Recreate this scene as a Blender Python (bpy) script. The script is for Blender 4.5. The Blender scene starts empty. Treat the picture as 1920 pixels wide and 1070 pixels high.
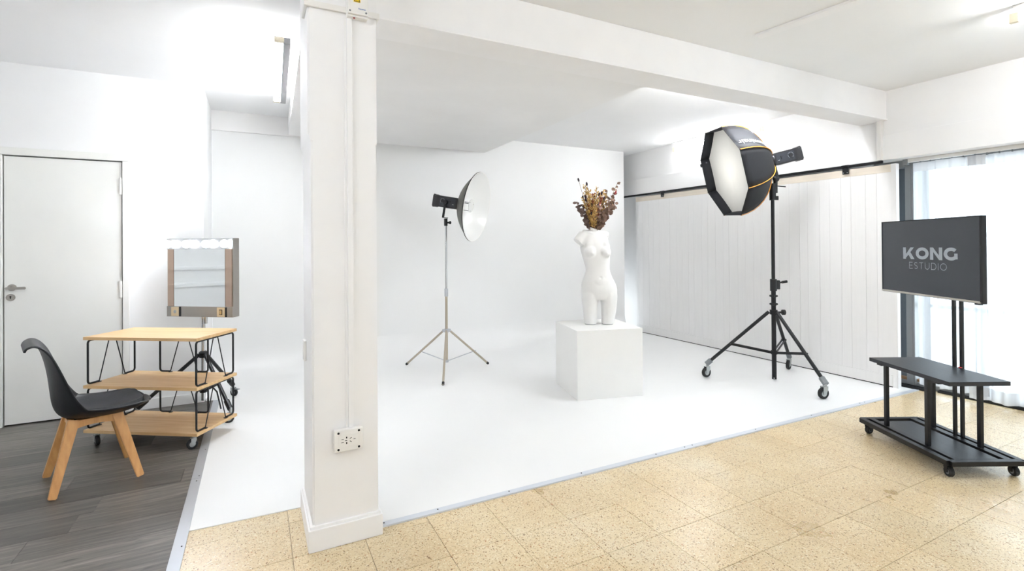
import bpy, bmesh, math, random
from mathutils import Vector as V, Matrix as M
PI = math.pi
sc = bpy.context.scene
C = sc.collection
random.seed(7)

# ------------------------------------------------------------------ camera
cam_d = bpy.data.cameras.new('camera')
cam = bpy.data.objects.new('camera', cam_d); C.objects.link(cam)
CF = V((0.45846462, 0.88869952, 0.00483297)); CR = V((0.88870312, -0.45842774, -0.00712521)); CU = V((0.0041166, -0.00756173, 0.99996294))
cam.matrix_world = M(((CR.x, CU.x, -CF.x, 0), (CR.y, CU.y, -CF.y, 0), (CR.z, CU.z, -CF.z, 1.365), (0, 0, 0, 1)))
cam_d.sensor_width = 36; cam_d.lens = 934.84 / 1920 * 36
cam_d.shift_x = -1.49 / 1920; cam_d.shift_y = -79.43 / 1920
cam_d.clip_start = 0.05
sc.camera = cam

# ------------------------------------------------------------------ world, exposure
EXPOSURE = 1.82
WORLD = 1.6
TUBE = 44.0
w = bpy.data.worlds.new('sky'); sc.world = w; w.use_nodes = True
w.node_tree.nodes['Background'].inputs[0].default_value = (0.86, 0.94, 1.0, 1)
w.node_tree.nodes['Background'].inputs[1].default_value = WORLD
sc.view_settings.view_transform = 'Standard'; sc.view_settings.look = 'None'
sc.view_settings.gamma = 1; sc.view_settings.use_curve_mapping = False
sc.view_settings.exposure = EXPOSURE
pd = bpy.data.lights.new('window_portal', 'AREA'); pd.shape = 'RECTANGLE'; pd.size = 5.0; pd.size_y = 2.1
pd.cycles.is_portal = True
po = bpy.data.objects.new('window_portal', pd); C.objects.link(po)
po.location = (5.75, -0.1, 1.06); po.rotation_euler = (0, PI / 2, 0)
pd.size, pd.size_y = 2.1, 5.0

# ------------------------------------------------------------------ materials
def lin(c):
    return tuple(((x / 255) / 12.92 if x / 255 <= 0.04045 else ((x / 255 + 0.055) / 1.055) ** 2.4) for x in c) + (1,)
class NT:
    def __init__(s, name):
        s.m = bpy.data.materials.new(name); s.m.use_nodes = True
        s.t = s.m.node_tree; s.n = s.t.nodes; s.l = s.t.links; s.p = s.n['Principled BSDF']; s.out = s.n['Material Output']
    def add(s, typ, **kw):
        n = s.n.new(typ)
        for k, v in kw.items():
            if k.startswith('i_'):
                key = k[2:]; key = int(key) if key.isdigit() else key.replace('_', ' ')
                n.inputs[key].default_value = v
            else: setattr(n, k, v)
        return n
    def link(s, a, b): s.l.new(a, b)
    def ramp(s, src, stops, mode='LINEAR'):
        r = s.n.new('ShaderNodeValToRGB'); r.color_ramp.interpolation = mode
        e = r.color_ramp.elements
        while len(e) < len(stops): e.new(0.5)
        for k, (p, c) in enumerate(stops): e[k].position = p; e[k].color = c
        s.l.new(src, r.inputs[0]); return r
    def bump(s, h, strength=0.1, dist=0.01):
        b = s.add('ShaderNodeBump'); b.inputs['Strength'].default_value = strength; b.inputs['Distance'].default_value = dist
        s.l.new(h, b.inputs['Height']); s.l.new(b.outputs[0], s.p.inputs['Normal'])
def mat(name, rgb, rough=0.5, metal=0.0, var=0.0, scale=20.0, bump=0.0, emit=0.0, stretch=None, spec=None, alpha=None):
    k = NT(name); p = k.p
    p.inputs['Base Color'].default_value = lin(rgb); p.inputs['Roughness'].default_value = rough; p.inputs['Metallic'].default_value = metal
    if spec is not None: p.inputs['Specular IOR Level'].default_value = spec
    if emit:
        p.inputs['Emission Color'].default_value = lin(rgb); p.inputs['Emission Strength'].default_value = emit
    if var or bump:
        tc = k.add('ShaderNodeTexCoord'); src = tc.outputs['Object']
        if stretch:
            mp = k.add('ShaderNodeMapping'); mp.inputs['Scale'].default_value = stretch; k.link(src, mp.inputs[0]); src = mp.outputs[0]
        nz = k.add('ShaderNodeTexNoise'); nz.inputs['Scale'].default_value = scale; nz.inputs['Detail'].default_value = 6; k.link(src, nz.inputs[0])
        if var:
            a = tuple(max(0, c * (1 - var)) for c in lin(rgb)[:3]) + (1,); b = tuple(min(1, c * (1 + var)) for c in lin(rgb)[:3]) + (1,)
            r = k.ramp(nz.outputs[0], [(0.3, a), (0.7, b)]); k.link(r.outputs[0], p.inputs['Base Color'])
        if bump: k.bump(nz.outputs[0], bump)
    return k.m
WALL = mat('white_wall_paint', (243, 243, 243), 0.75, var=0.012, scale=3, bump=0.06)
WALLW = mat('warm_white_wall_paint', (244, 243, 242), 0.75, var=0.02, scale=2.2, bump=0.06)
CEIL = mat('ceiling_paint', (245, 245, 245), 0.85, var=0.012, scale=2)
COLM = mat('column_paint', (247, 246, 246), 0.6, var=0.015, scale=5, bump=0.12)
CYC = mat('studio_white_paint', (240, 240, 239), 0.42, var=0.012, scale=1.5, bump=0.02)
PANELW = mat('whitewashed_board', (238, 237, 236), 0.6, var=0.012, scale=9, bump=0.04, stretch=(6, 6, 0.35))
WOODRAIL = mat('pale_bare_wood', (226, 216, 202), 0.6, var=0.05, scale=8, bump=0.1, stretch=(6, 0.5, 6))
DOORW = mat('door_paint', (235, 235, 231), 0.4, var=0.015, scale=3)
BLK = mat('black_metal', (14, 15, 19), 0.42, 0.2)
BLKP = mat('black_plastic', (17, 18, 22), 0.4, var=0.1, scale=60, bump=0.03)
CHAIRP = mat('chair_plastic', (19, 22, 27), 0.42, var=0.08, scale=80, bump=0.05)
CUSH = mat('chair_cushion', (32, 34, 39), 0.62, var=0.25, scale=140, bump=0.2)
GREYP = mat('grey_plastic', (125, 130, 134), 0.5)
CHROME = mat('chrome', (205, 206, 208), 0.16, 1.0)
BRUSH = mat('brushed_steel', (168, 164, 158), 0.38, 1.0)
NICKEL = mat('champagne_metal', (186, 176, 160), 0.33, 1.0)
ALU = mat('aluminium', (190, 193, 198), 0.42, 0.5)
EDGEM = mat('edge_strip_metal', (214, 219, 227), 0.4, 0.3)
GREYALU = mat('grey_aluminium', (150, 152, 153), 0.5, 0.5)
WHITEP = mat('white_plastic', (240, 238, 234), 0.35)
IVORY = mat('ivory_plastic', (226, 216, 192), 0.45)
DARK = mat('near_black', (18, 17, 16), 0.8)  # near-black for screws and holes, also for painted gap shade
RUB = mat('black_rubber', (30, 30, 31), 0.7)
WHEELC = mat('zinc', (178, 182, 182), 0.35, 0.8)
GLASSW = mat('mirror_silver', (236, 240, 241), 0.02, 1.0)
BRONZE = mat('bronze_mirror', (188, 166, 150), 0.04, 1.0)
PLAST = mat('plaster_white', (244, 243, 241), 0.5, var=0.01, scale=12, bump=0.05)
PED = mat('plinth_paint', (243, 242, 239), 0.5, var=0.012, scale=4)
YEL = mat('yellow_sticker', (250, 214, 20), 0.5)
BLUETXT = mat('blue_print', (60, 100, 170), 0.5)
BLKTXT = mat('black_print', (40, 34, 10), 0.6)
FAB = mat('softbox_fabric', (14, 17, 24), 0.7, var=0.1, scale=160, bump=0.1)
ORANGE = mat('orange_piping', (222, 150, 40), 0.6)
SILV = mat('silver_lining', (200, 200, 200), 0.35, 0.7)
DISHOUT = mat('dish_outer', (88, 88, 82), 0.4, 0.3)
DISHIN = mat('dish_inner', (242, 242, 240), 0.22)
TUBEM = mat('lit_tube', (246, 249, 253), 0.5, emit=TUBE)
TUBE2 = mat('lit_tube_dim', (246, 249, 253), 0.5, emit=TUBE * 0.5)
BULBM = mat('lit_bulb', (238, 244, 255), 0.5, emit=22)
SCREEN = mat('television_screen', (24, 27, 31), 0.2, emit=0.55)
SCRTXT = mat('television_text', (92, 96, 100), 0.3, emit=0.5)
TEXTG = mat('grey_print', (190, 192, 196), 0.6)
PANELG = mat('slate_plastic', (32, 36, 44), 0.45)
RED = mat('red_plastic', (150, 40, 40), 0.5)
EXT = mat('added_dark_wall', (70, 76, 86), 0.8)
BROWNB = mat('brown_wood_block', (140, 108, 80), 0.7, var=0.2, scale=20)

def wood(name, c1, c2, scale, axis):
    k = NT(name); tc = k.add('ShaderNodeTexCoord'); mp = k.add('ShaderNodeMapping')
    s = [scale] * 3; s[axis] = scale * 0.06; mp.inputs['Scale'].default_value = s
    k.link(tc.outputs['Object'], mp.inputs[0])
    nz = k.add('ShaderNodeTexNoise'); nz.inputs['Scale'].default_value = 1; nz.inputs['Detail'].default_value = 8; nz.inputs['Distortion'].default_value = 0.4
    k.link(mp.outputs[0], nz.inputs[0])
    r = k.ramp(nz.outputs[0], [(0.3, lin(c1)), (0.7, lin(c2))]); k.link(r.outputs[0], k.p.inputs['Base Color'])
    k.p.inputs['Roughness'].default_value = 0.42; k.bump(nz.outputs[0], 0.05); return k.m
OAK = wood('oak_veneer', (208, 168, 116), (226, 192, 144), 40, 0)
BEECH = wood('beech_wood', (196, 142, 84), (216, 164, 104), 45, 2)

def plank_mat():
    k = NT('grey_vinyl_plank'); g = k.add('ShaderNodeNewGeometry'); oi = k.add('ShaderNodeObjectInfo')
    off = k.add('ShaderNodeVectorMath', operation='SCALE'); off.inputs[0].default_value = (7, 3, 0); k.link(oi.outputs['Random'], off.inputs['Scale'])
    ad = k.add('ShaderNodeVectorMath', operation='ADD'); k.link(g.outputs['Position'], ad.inputs[0]); k.link(off.outputs[0], ad.inputs[1])
    mp = k.add('ShaderNodeMapping'); mp.inputs['Scale'].default_value = (2.2, 34, 1); k.link(ad.outputs[0], mp.inputs[0])
    nz = k.add('ShaderNodeTexNoise'); nz.inputs['Scale'].default_value = 1.3; nz.inputs['Detail'].default_value = 9; nz.inputs['Roughness'].default_value = 0.62; nz.inputs['Distortion'].default_value = 0.7
    k.link(mp.outputs[0], nz.inputs[0])
    r = k.ramp(nz.outputs[0], [(0.28, lin(PL[0])), (0.5, lin(PL[1])), (0.74, lin(PL[2]))])
    mp2 = k.add('ShaderNodeMapping'); mp2.inputs['Scale'].default_value = (5, 22, 1); k.link(ad.outputs[0], mp2.inputs[0])
    n2 = k.add('ShaderNodeTexNoise'); n2.inputs['Scale'].default_value = 1; n2.inputs['Detail'].default_value = 3; k.link(mp2.outputs[0], n2.inputs[0])
    kn = k.ramp(n2.outputs[0], [(0.25, (0.35, 0.35, 0.35, 1)), (0.36, (1, 1, 1, 1))])
    mx = k.add('ShaderNodeMix', data_type='RGBA', blend_type='MULTIPLY'); mx.inputs[0].default_value = 1
    k.link(r.outputs[0], mx.inputs[6]); k.link(kn.outputs[0], mx.inputs[7])
    hs = k.add('ShaderNodeHueSaturation'); mr = k.add('ShaderNodeMapRange'); mr.inputs[3].default_value = 0.68; mr.inputs[4].default_value = 1.36
    k.link(oi.outputs['Random'], mr.inputs[0]); k.link(mr.outputs[0], hs.inputs['Value']); k.link(mx.outputs[2], hs.inputs['Color'])
    k.link(hs.outputs[0], k.p.inputs['Base Color'])
    rr = k.ramp(nz.outputs[0], [(0.3, (0.36,) * 3 + (1,)), (0.7, (0.5,) * 3 + (1,))]); k.link(rr.outputs[0], k.p.inputs['Roughness'])
    k.bump(nz.outputs[0], 0.08, 0.004); return k.m
PL = [(56, 53, 50), (92, 88, 83), (126, 122, 115)]
PLANK = plank_mat()

def terrazzo():
    k = NT('terrazzo'); g = k.add('ShaderNodeNewGeometry'); oi = k.add('ShaderNodeObjectInfo')
    nz = k.add('ShaderNodeTexNoise'); nz.inputs['Scale'].default_value = 22; nz.inputs['Detail'].default_value = 2; k.link(g.outputs['Position'], nz.inputs[0])
    sb = k.add('ShaderNodeVectorMath', operation='SCALE'); sb.inputs['Scale'].default_value = 0.03; k.link(nz.outputs['Color'], sb.inputs[0])
    ad = k.add('ShaderNodeVectorMath', operation='ADD'); k.link(g.outputs['Position'], ad.inputs[0]); k.link(sb.outputs[0], ad.inputs[1])
    base = k.add('ShaderNodeTexNoise'); base.inputs['Scale'].default_value = 2.3; base.inputs['Detail'].default_value = 5; k.link(g.outputs['Position'], base.inputs[0])
    cur = k.ramp(base.outputs[0], [(0.3, lin((211, 187, 145))), (0.55, lin((221, 201, 162))), (0.72, lin((227, 212, 182)))]).outputs[0]
    def layer(cur, scale, rad, stops, frac, stretch):
        mp = k.add('ShaderNodeMapping'); mp.inputs['Scale'].default_value = stretch; mp.inputs['Rotation'].default_value = (0, 0, scale); k.link(ad.outputs[0], mp.inputs[0])
        vo = k.add('ShaderNodeTexVoronoi'); vo.inputs['Scale'].default_value = scale; vo.voronoi_dimensions = '2D'; k.link(mp.outputs[0], vo.inputs['Vector'])
        sp = k.add('ShaderNodeSeparateColor'); k.link(vo.outputs['Color'], sp.inputs[0])
        th = k.add('ShaderNodeMapRange'); th.inputs[1].default_value = 1 - frac; th.inputs[2].default_value = 1; th.inputs[3].default_value = 0.0; th.inputs[4].default_value = rad
        k.link(sp.outputs[0], th.inputs[0])
        lt = k.add('ShaderNodeMath', operation='LESS_THAN'); k.link(vo.outputs['Distance'], lt.inputs[0]); k.link(th.outputs[0], lt.inputs[1])
        cr = k.ramp(sp.outputs[1], stops, 'CONSTANT')
        mx = k.add('ShaderNodeMix', data_type='RGBA'); k.link(lt.outputs[0], mx.inputs[0]); k.link(cur, mx.inputs[6]); k.link(cr.outputs[0], mx.inputs[7])
        return mx.outputs[2]
    br = [(0.0, lin((172, 144, 104))), (0.3, lin((188, 162, 122))), (0.65, lin((156, 124, 80))), (0.88, lin((194, 148, 100)))]
    lt_ = [(0.0, lin((236, 226, 204))), (0.4, lin((204, 176, 132))), (0.75, lin((190, 164, 124)))]
    cur = layer(cur, 120, 0.42, lt_, 0.7, (1, 1.5, 1))
    cur = layer(cur, 84, 0.38, br, 0.5, (1, 1.9, 1))
    cur = layer(cur, 66, 0.32, br, 0.42, (1.9, 1, 1))
    cur = layer(cur, 50, 0.27, [(0, lin((140, 106, 64))), (0.5, lin((166, 124, 74))), (0.8, lin((184, 132, 86)))], 0.28, (1.6, 1, 1))
    hs = k.add('ShaderNodeHueSaturation'); mr = k.add('ShaderNodeMapRange'); mr.inputs[3].default_value = 0.95; mr.inputs[4].default_value = 1.03
    k.link(oi.outputs['Random'], mr.inputs[0]); k.link(mr.outputs[0], hs.inputs['Value']); k.link(cur, hs.inputs['Color'])
    k.link(hs.outputs[0], k.p.inputs['Base Color'])
    rr = k.ramp(base.outputs[0], [(0.3, (0.27,) * 3 + (1,)), (0.7, (0.31,) * 3 + (1,))]); k.link(rr.outputs[0], k.p.inputs['Roughness']); k.p.inputs['Specular IOR Level'].default_value = 0.8
    return k.m
TERR = terrazzo()
GROUT = mat('grout', (150, 132, 104), 0.8)

def sheer(dens=0.0, name='sheer_curtain'):
    k = NT(name); k.n.remove(k.p)
    lw = k.add('ShaderNodeLayerWeight'); lw.inputs[0].default_value = 0.5
    cr = k.ramp(lw.outputs['Facing'], [(0.05, (0.80, 0.82, 0.84, 1)), (0.75, (0.42, 0.43, 0.46, 1))])
    tr = k.add('ShaderNodeBsdfTranslucent'); k.link(cr.outputs[0], tr.inputs[0])
    df = k.add('ShaderNodeBsdfDiffuse'); df.inputs[0].default_value = (0.9, 0.9, 0.91, 1)
    tp = k.add('ShaderNodeBsdfTransparent')
    m1 = k.add('ShaderNodeMixShader'); m1.inputs[0].default_value = 0.35 + dens * 0.3; k.link(tr.outputs[0], m1.inputs[1]); k.link(df.outputs[0], m1.inputs[2])
    tf = k.add('ShaderNodeMapRange'); tf.inputs[1].default_value = 0.05; tf.inputs[2].default_value = 0.6; tf.inputs[3].default_value = 0.30 * (1 - dens); tf.inputs[4].default_value = 0.03
    k.link(lw.outputs['Facing'], tf.inputs[0])
    m2 = k.add('ShaderNodeMixShader'); k.link(tf.outputs[0], m2.inputs[0]); k.link(m1.outputs[0], m2.inputs[1]); k.link(tp.outputs[0], m2.inputs[2])
    k.link(m2.outputs[0], k.out.inputs[0]); return k.m
HEM = sheer(0.7, 'sheer_hem')
SHEER = sheer()
def pane():
    k = NT('window_glass'); k.n.remove(k.p)
    gl = k.add('ShaderNodeBsdfGlossy'); gl.inputs['Roughness'].default_value = 0.02
    tp = k.add('ShaderNodeBsdfTransparent'); tp.inputs[0].default_value = (0.93, 0.96, 0.97, 1)
    m2 = k.add('ShaderNodeMixShader'); m2.inputs[0].default_value = 0.07; k.link(tp.outputs[0], m2.inputs[1]); k.link(gl.outputs[0], m2.inputs[2])
    k.link(m2.outputs[0], k.out.inputs[0]); return k.m
PANE = pane()
def clearp():
    k = NT('clear_deflector'); k.n.remove(k.p)
    gl = k.add('ShaderNodeBsdfDiffuse'); gl.inputs[0].default_value = (0.9, 0.9, 0.88, 1)
    tp = k.add('ShaderNodeBsdfTransparent')
    m2 = k.add('ShaderNodeMixShader'); m2.inputs[0].default_value = 0.5; k.link(tp.outputs[0], m2.inputs[1]); k.link(gl.outputs[0], m2.inputs[2])
    k.link(m2.outputs[0], k.out.inputs[0]); return k.m
CLEAR = clearp()
def diffuser():
    k = NT('softbox_diffuser'); k.n.remove(k.p)
    tc = k.add('ShaderNodeTexCoord'); mp = k.add('ShaderNodeMapping'); mp.inputs['Scale'].default_value = (1, 14, 2.5); mp.inputs['Rotation'].default_value = (0.5, 0, 0); k.link(tc.outputs['Object'], mp.inputs[0])
    nz = k.add('ShaderNodeTexNoise'); nz.inputs['Scale'].default_value = 1; nz.inputs['Detail'].default_value = 3; k.link(mp.outputs[0], nz.inputs[0])
    bp = k.add('ShaderNodeBump'); bp.inputs['Strength'].default_value = 0.35; bp.inputs['Distance'].default_value = 0.02; k.link(nz.outputs[0], bp.inputs['Height'])
    tr = k.add('ShaderNodeBsdfTranslucent'); tr.inputs[0].default_value = (0.9, 0.9, 0.87, 1); k.link(bp.outputs[0], tr.inputs['Normal'])
    df = k.add('ShaderNodeBsdfDiffuse'); df.inputs[0].default_value = (0.82, 0.82, 0.79, 1); k.link(bp.outputs[0], df.inputs['Normal'])
    m1 = k.add('ShaderNodeMixShader'); m1.inputs[0].default_value = 0.6; k.link(tr.outputs[0], m1.inputs[1]); k.link(df.outputs[0], m1.inputs[2])
    k.link(m1.outputs[0], k.out.inputs[0]); return k.m
DIFF = diffuser()

# ------------------------------------------------------------------ mesh helpers
def B(): return bmesh.new()
def box(bm, x0, x1, y0, y1, z0, z1, bev=0.0, mtx=None):
    r = bmesh.ops.create_cube(bm, size=1)
    T = M.Translation(((x0 + x1) / 2, (y0 + y1) / 2, (z0 + z1) / 2)) @ M.Diagonal((abs(x1 - x0), abs(y1 - y0), abs(z1 - z0), 1))
    if mtx is not None: T = mtx @ T
    bmesh.ops.transform(bm, matrix=T, verts=r['verts'])
    if bev:
        es = list({e for v in r['verts'] for e in v.link_edges})
        bmesh.ops.bevel(bm, geom=es, offset=bev, segments=2, affect='EDGES', profile=0.6)
    return bm
def axm(p0, p1):
    p0, p1 = V(p0), V(p1); d = p1 - p0
    return M.Translation((p0 + p1) / 2) @ d.to_track_quat('Z', 'Y').to_matrix().to_4x4(), d.length
def cyl(bm, p0, p1, r0, r1=None, n=16):
    T, L = axm(p0, p1)
    bmesh.ops.create_cone(bm, cap_ends=True, cap_tris=False, segments=n, radius1=r0, radius2=r0 if r1 is None else r1, depth=L, matrix=T); return bm
def sph(bm, c, r, s=(1, 1, 1), n=12, rot=None):
    T = M.Translation(c) @ (rot if rot is not None else M.Identity(4)) @ M.Diagonal((s[0], s[1], s[2], 1))
    bmesh.ops.create_uvsphere(bm, u_segments=n, v_segments=max(6, n * 2 // 3), radius=r, matrix=T); return bm
def bar(bm, p0, p1, wx, wy, up=(0, 0, 1), taper=1.0, bev=0.0):
    p0, p1 = V(p0), V(p1); z = (p1 - p0).normalized(); x = V(up).cross(z)
    if x.length < 1e-4: x = V((1, 0, 0)).cross(z)
    x.normalize(); y = z.cross(x); vs = []
    for p, s in ((p0, 1), (p1, taper)):
        for a, b in ((-1, -1), (1, -1), (1, 1), (-1, 1)): vs.append(bm.verts.new(p + x * a * wx / 2 * s + y * b * wy / 2 * s))
    fs = [bm.faces.new(vs[0:4][::-1]), bm.faces.new(vs[4:8])] + [bm.faces.new((vs[k], vs[(k + 1) % 4], vs[4 + (k + 1) % 4], vs[4 + k])) for k in range(4)]
    if bev:
        es = list({e for f in fs for e in f.edges}); bmesh.ops.bevel(bm, geom=es, offset=bev, segments=2, affect='EDGES')
    return bm
def tube(bm, pts, r, n=8, closed=False, caps=True):
    pts = [V(p) for p in pts]; N = len(pts); rings = []; px = None
    for k in range(N):
        a = pts[k - 1] if (k > 0 or closed) else pts[k]; b = pts[(k + 1) % N] if (k < N - 1 or closed) else pts[k]
        t = (b - a).normalized()
        if px is None:
            px = t.orthogonal().normalized()
        px = (px - t * px.dot(t)).normalized(); py = t.cross(px)
        rr = r[k] if isinstance(r, (list, tuple)) else r
        rings.append([bm.verts.new(pts[k] + (px * math.cos(2 * PI * j / n) + py * math.sin(2 * PI * j / n)) * rr) for j in range(n)])
    for k in range(N if closed else N - 1):
        A, D = rings[k], rings[(k + 1) % N]
        for j in range(n): bm.faces.new((A[j], A[(j + 1) % n], D[(j + 1) % n], D[j]))
    if caps and not closed:
        bm.faces.new(rings[0][::-1]); bm.faces.new(rings[-1])
    return bm
def roundpath(pts, r, n=4):
    pts = [V(p) for p in pts]; out = [pts[0]]
    for k in range(1, len(pts) - 1):
        a, p, b = pts[k - 1], pts[k], pts[k + 1]; da = (a - p); db = (b - p); rr = min(r, da.length * 0.45, db.length * 0.45)
        s = p + da.normalized() * rr; e = p + db.normalized() * rr
        for j in range(n + 1):
            t = j / n; out.append(s.lerp(p, t).lerp(p.lerp(e, t), t))
    out.append(pts[-1]); return out
def lathe(bm, prof, mtx=None, n=48, close=False):
    rings = []
    for r, z in prof:
        rings.append([bm.verts.new((r * math.cos(2 * PI * j / n), r * math.sin(2 * PI * j / n), z)) for j in range(n)] if r > 1e-6 else [bm.verts.new((0, 0, z))])
    fs = []
    R = list(zip(rings, rings[1:])) + ([(rings[-1], rings[0])] if close else [])
    for A, D in R:
        for j in range(n):
            a, b = A[j % len(A)], A[(j + 1) % len(A)]; c, d = D[(j + 1) % len(D)], D[j % len(D)]
            q = []
            for v in (a, b, c, d):
                if v not in q: q.append(v)
            if len(q) >= 3: fs.append(bm.faces.new(q))
    if mtx is not None: bmesh.ops.transform(bm, matrix=mtx, verts=[v for r in rings for v in r])
    return bm
def prism(bm, poly, z0, z1, mtx=None):
    a = [bm.verts.new((x, y, z0)) for x, y in poly]; b = [bm.verts.new((x, y, z1)) for x, y in poly]; n = len(poly)
    bm.faces.new(a[::-1]); bm.faces.new(b)
    for k in range(n): bm.faces.new((a[k], a[(k + 1) % n], b[(k + 1) % n], b[k]))
    if mtx is not None: bmesh.ops.transform(bm, matrix=mtx, verts=a + b)
    return bm
def grid(bm, rows):
    vs = [[bm.verts.new(p) for p in r] for r in rows]
    for a, b in zip(vs, vs[1:]):
        for k in range(len(a) - 1): bm.faces.new((a[k], a[k + 1], b[k + 1], b[k]))
    return vs
def link(name, me, m, parent=None, label=None, angle=35):
    if m is not None and not me.materials: me.materials.append(m)
    o = bpy.data.objects.new(name, me); C.objects.link(o)
    if parent is not None: o.parent = parent
    if label: o['label'] = label
    return o
def obj(name, bm, m, parent=None, label=None, angle=35, norm=True):
    if norm: bmesh.ops.recalc_face_normals(bm, faces=bm.faces[:])
    me = bpy.data.meshes.new(name); bm.to_mesh(me); bm.free()
    for p in me.polygons: p.use_smooth = True
    me.set_sharp_from_angle(angle=math.radians(angle))
    o = link(name, me, m, parent, label)
    if angle == 35:
        md = o.modifiers.new('weighted', 'WEIGHTED_NORMAL'); md.keep_sharp = True; md.weight = 100
    return o
def tag(o, label, cat, group=None, kind=None):
    if label: o['label'] = label
    if cat: o['category'] = cat
    if group: o['group'] = group
    if kind: o['kind'] = kind
    return o
def thing(name, label, cat, loc=(0, 0, 0), rz=0.0, group=None, rot=None, kind=None):
    o = bpy.data.objects.new(name, None); C.objects.link(o); o.empty_display_size = 0.1
    o.location = loc
    if rot is not None:
        o.rotation_mode = 'QUATERNION'; o.rotation_quaternion = rot.to_quaternion()
    else: o.rotation_euler = (0, 0, rz)
    return tag(o, label, cat, group, kind)
def struct(name, bm, m, label, cat='setting'):
    return tag(obj(name, bm, m), label, cat, None, 'structure')
def child_copy(o, parent, mtx=None):
    c = o.copy(); C.objects.link(c); c.parent = parent
    if mtx is not None: c.matrix_local = mtx
    for g in o.children:
        d = g.copy(); C.objects.link(d); d.parent = c
    return c
def text_mesh(body, size, depth=0.001, offset=0.0, shear=0.0):
    cu = bpy.data.curves.new('lettering', 'FONT'); cu.body = body; cu.size = size; cu.extrude = depth; cu.offset = offset; cu.shear = shear
    cu.align_x = 'CENTER'; cu.align_y = 'CENTER'; cu.resolution_u = 3
    o = bpy.data.objects.new('lettering', cu); C.objects.link(o)
    dg = bpy.context.evaluated_depsgraph_get(); me = bpy.data.meshes.new_from_object(o.evaluated_get(dg))
    bpy.data.objects.remove(o); bpy.data.curves.remove(cu); return me

ZC = 2.8076
# ------------------------------------------------------------------ room shell
b = B(); box(b, -2.75, 6.0, -3.15, 7.1, ZC, ZC + 0.15)
struct('ceiling', b, CEIL, 'white painted ceiling over the whole studio', 'ceiling')
b = B(); box(b, -2.75, -2.6, -3.15, 5.35, -0.1, ZC)
wl = struct('wall_left', b, WALL, 'white panelled side wall seen only in the vanity mirror', 'wall')
for (ya, yb) in ((2.2, 3.55), (3.72, 5.05), (0.7, 2.03), (-0.8, 0.53)):
    for (za, zb) in ((0.22, 0.92), (1.12, 2.4)):
        b = B()
        for (p, q) in (((ya, za), (yb, za)), ((yb, za), (yb, zb)), ((yb, zb), (ya, zb)), ((ya, zb), (ya, za))):
            bar(b, (-2.592, p[0], p[1]), (-2.592, q[0], q[1]), 0.04, 0.028, up=(1, 0, 0))
        obj('panel_moulding', b, WALL, wl)
b = B(); box(b, -2.75, 5.7, -3.15, -3.0, -0.1, ZC)
struct('wall_front', b, WALL, 'white wall behind the camera', 'wall')
# door wall with an opening for the door
DX0, DX1, DZ = -1.768, -0.945, 2.145
b = B(); box(b, -2.75, DX0, 5.2, 5.35, -0.1, ZC); box(b, DX1, -0.41, 5.2, 6.3, -0.1, ZC); box(b, DX0, DX1, 5.2, 5.35, DZ, ZC); box(b, DX0 - 0.1, DX1 + 0.1, 5.42, 5.47, -0.1, 2.3)
struct('wall_rear_left', b, WALL, 'white wall holding the plain white door, left of the column', 'wall')
b = B(); box(b, DX1 + 0.002, -0.408, 5.186, 5.2, 0, 0.085, 0.003)
struct('baseboard_left', b, WALL, 'low white skirting right of the door', 'baseboard')
# studio back wall with a curved cove, upper band and far wall
YZX = M(((0, 0, 1, 0), (1, 0, 0, 0), (0, 1, 0, 0), (0, 0, 0, 1)))
b = B(); box(b, -0.405, 5.095, 6.0956, 6.16, -0.05, ZC)
struct('wall_back', b, CYC, 'seamless white backdrop wall curving into the floor', 'wall')
prof = [(5.8156, 0.004)] + [(5.8156 + 0.28 * math.sin(t), 0.284 - 0.28 * math.cos(t)) for t in [PI / 2 * k / 14 for k in range(1, 15)]] + [(6.12, 0.284), (6.12, -0.05), (5.8156, -0.05)]
b = B(); prism(b, prof, -0.405, 5.095, YZX)
struct('trim_5', b, CYC, 'smooth white curved cove joining the backdrop wall and the floor', 'cove')
b = B(); box(b, -0.409, 0.4, 6.07, 6.094, 2.60, ZC, 0.003)
struct('trim_2', b, WALLW, 'white boxed band along the top of the back wall, left of the column', 'trim')
b = B(); box(b, 4.6, 6.0, 6.95, 7.1, -0.1, ZC); box(b, 4.6, 4.7, 6.16, 6.95, -0.1, ZC)
struct('wall_far', b, WALLW, 'shaded wall at the end of the gap behind the backdrop', 'wall')
# right wall: fascia above, wall behind the sliding panel below
b = B(); box(b, 5.34, 5.95, -3.15, 7.0, 2.385, ZC); box(b, 5.32, 5.95, -3.15, 7.0, 2.152, 2.385, 0.004); box(b, 5.5, 5.7, 2.78, 7.0, -0.1, 2.2)
box(b, 5.5, 5.7, -3.15, -2.5, -0.1, 2.2)
struct('wall_right', b, WALLW, 'white right wall with a deep fascia above the window and sliding panel', 'wall')
b = B(); box(b, 5.29, 5.34, 2.60, 2.64, 2.152, 2.53, 0.004)
struct('trim_3', b, WHITEP, 'short vertical white trunking under the right end of the beam', 'trim')
# beams
b = B(); box(b, 0.22, 5.36, 2.578, 2.819, 2.528, ZC, 0.004); box(b, 0.54, 5.34, 2.566, 2.58, 2.528, 2.545, 0.003)
struct('ceiling_beam', b, COLM, 'long white beam running right from the column', 'beam')
b = B(); prism(b, [(0.236, 2.79), (2.735, 2.79), (2.735, 6.12), (0.33, 6.12)], 2.612, ZC)
struct('ceiling_soffit', b, WALLW, 'wide lowered white soffit between the beam and the backdrop wall', 'soffit')
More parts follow.
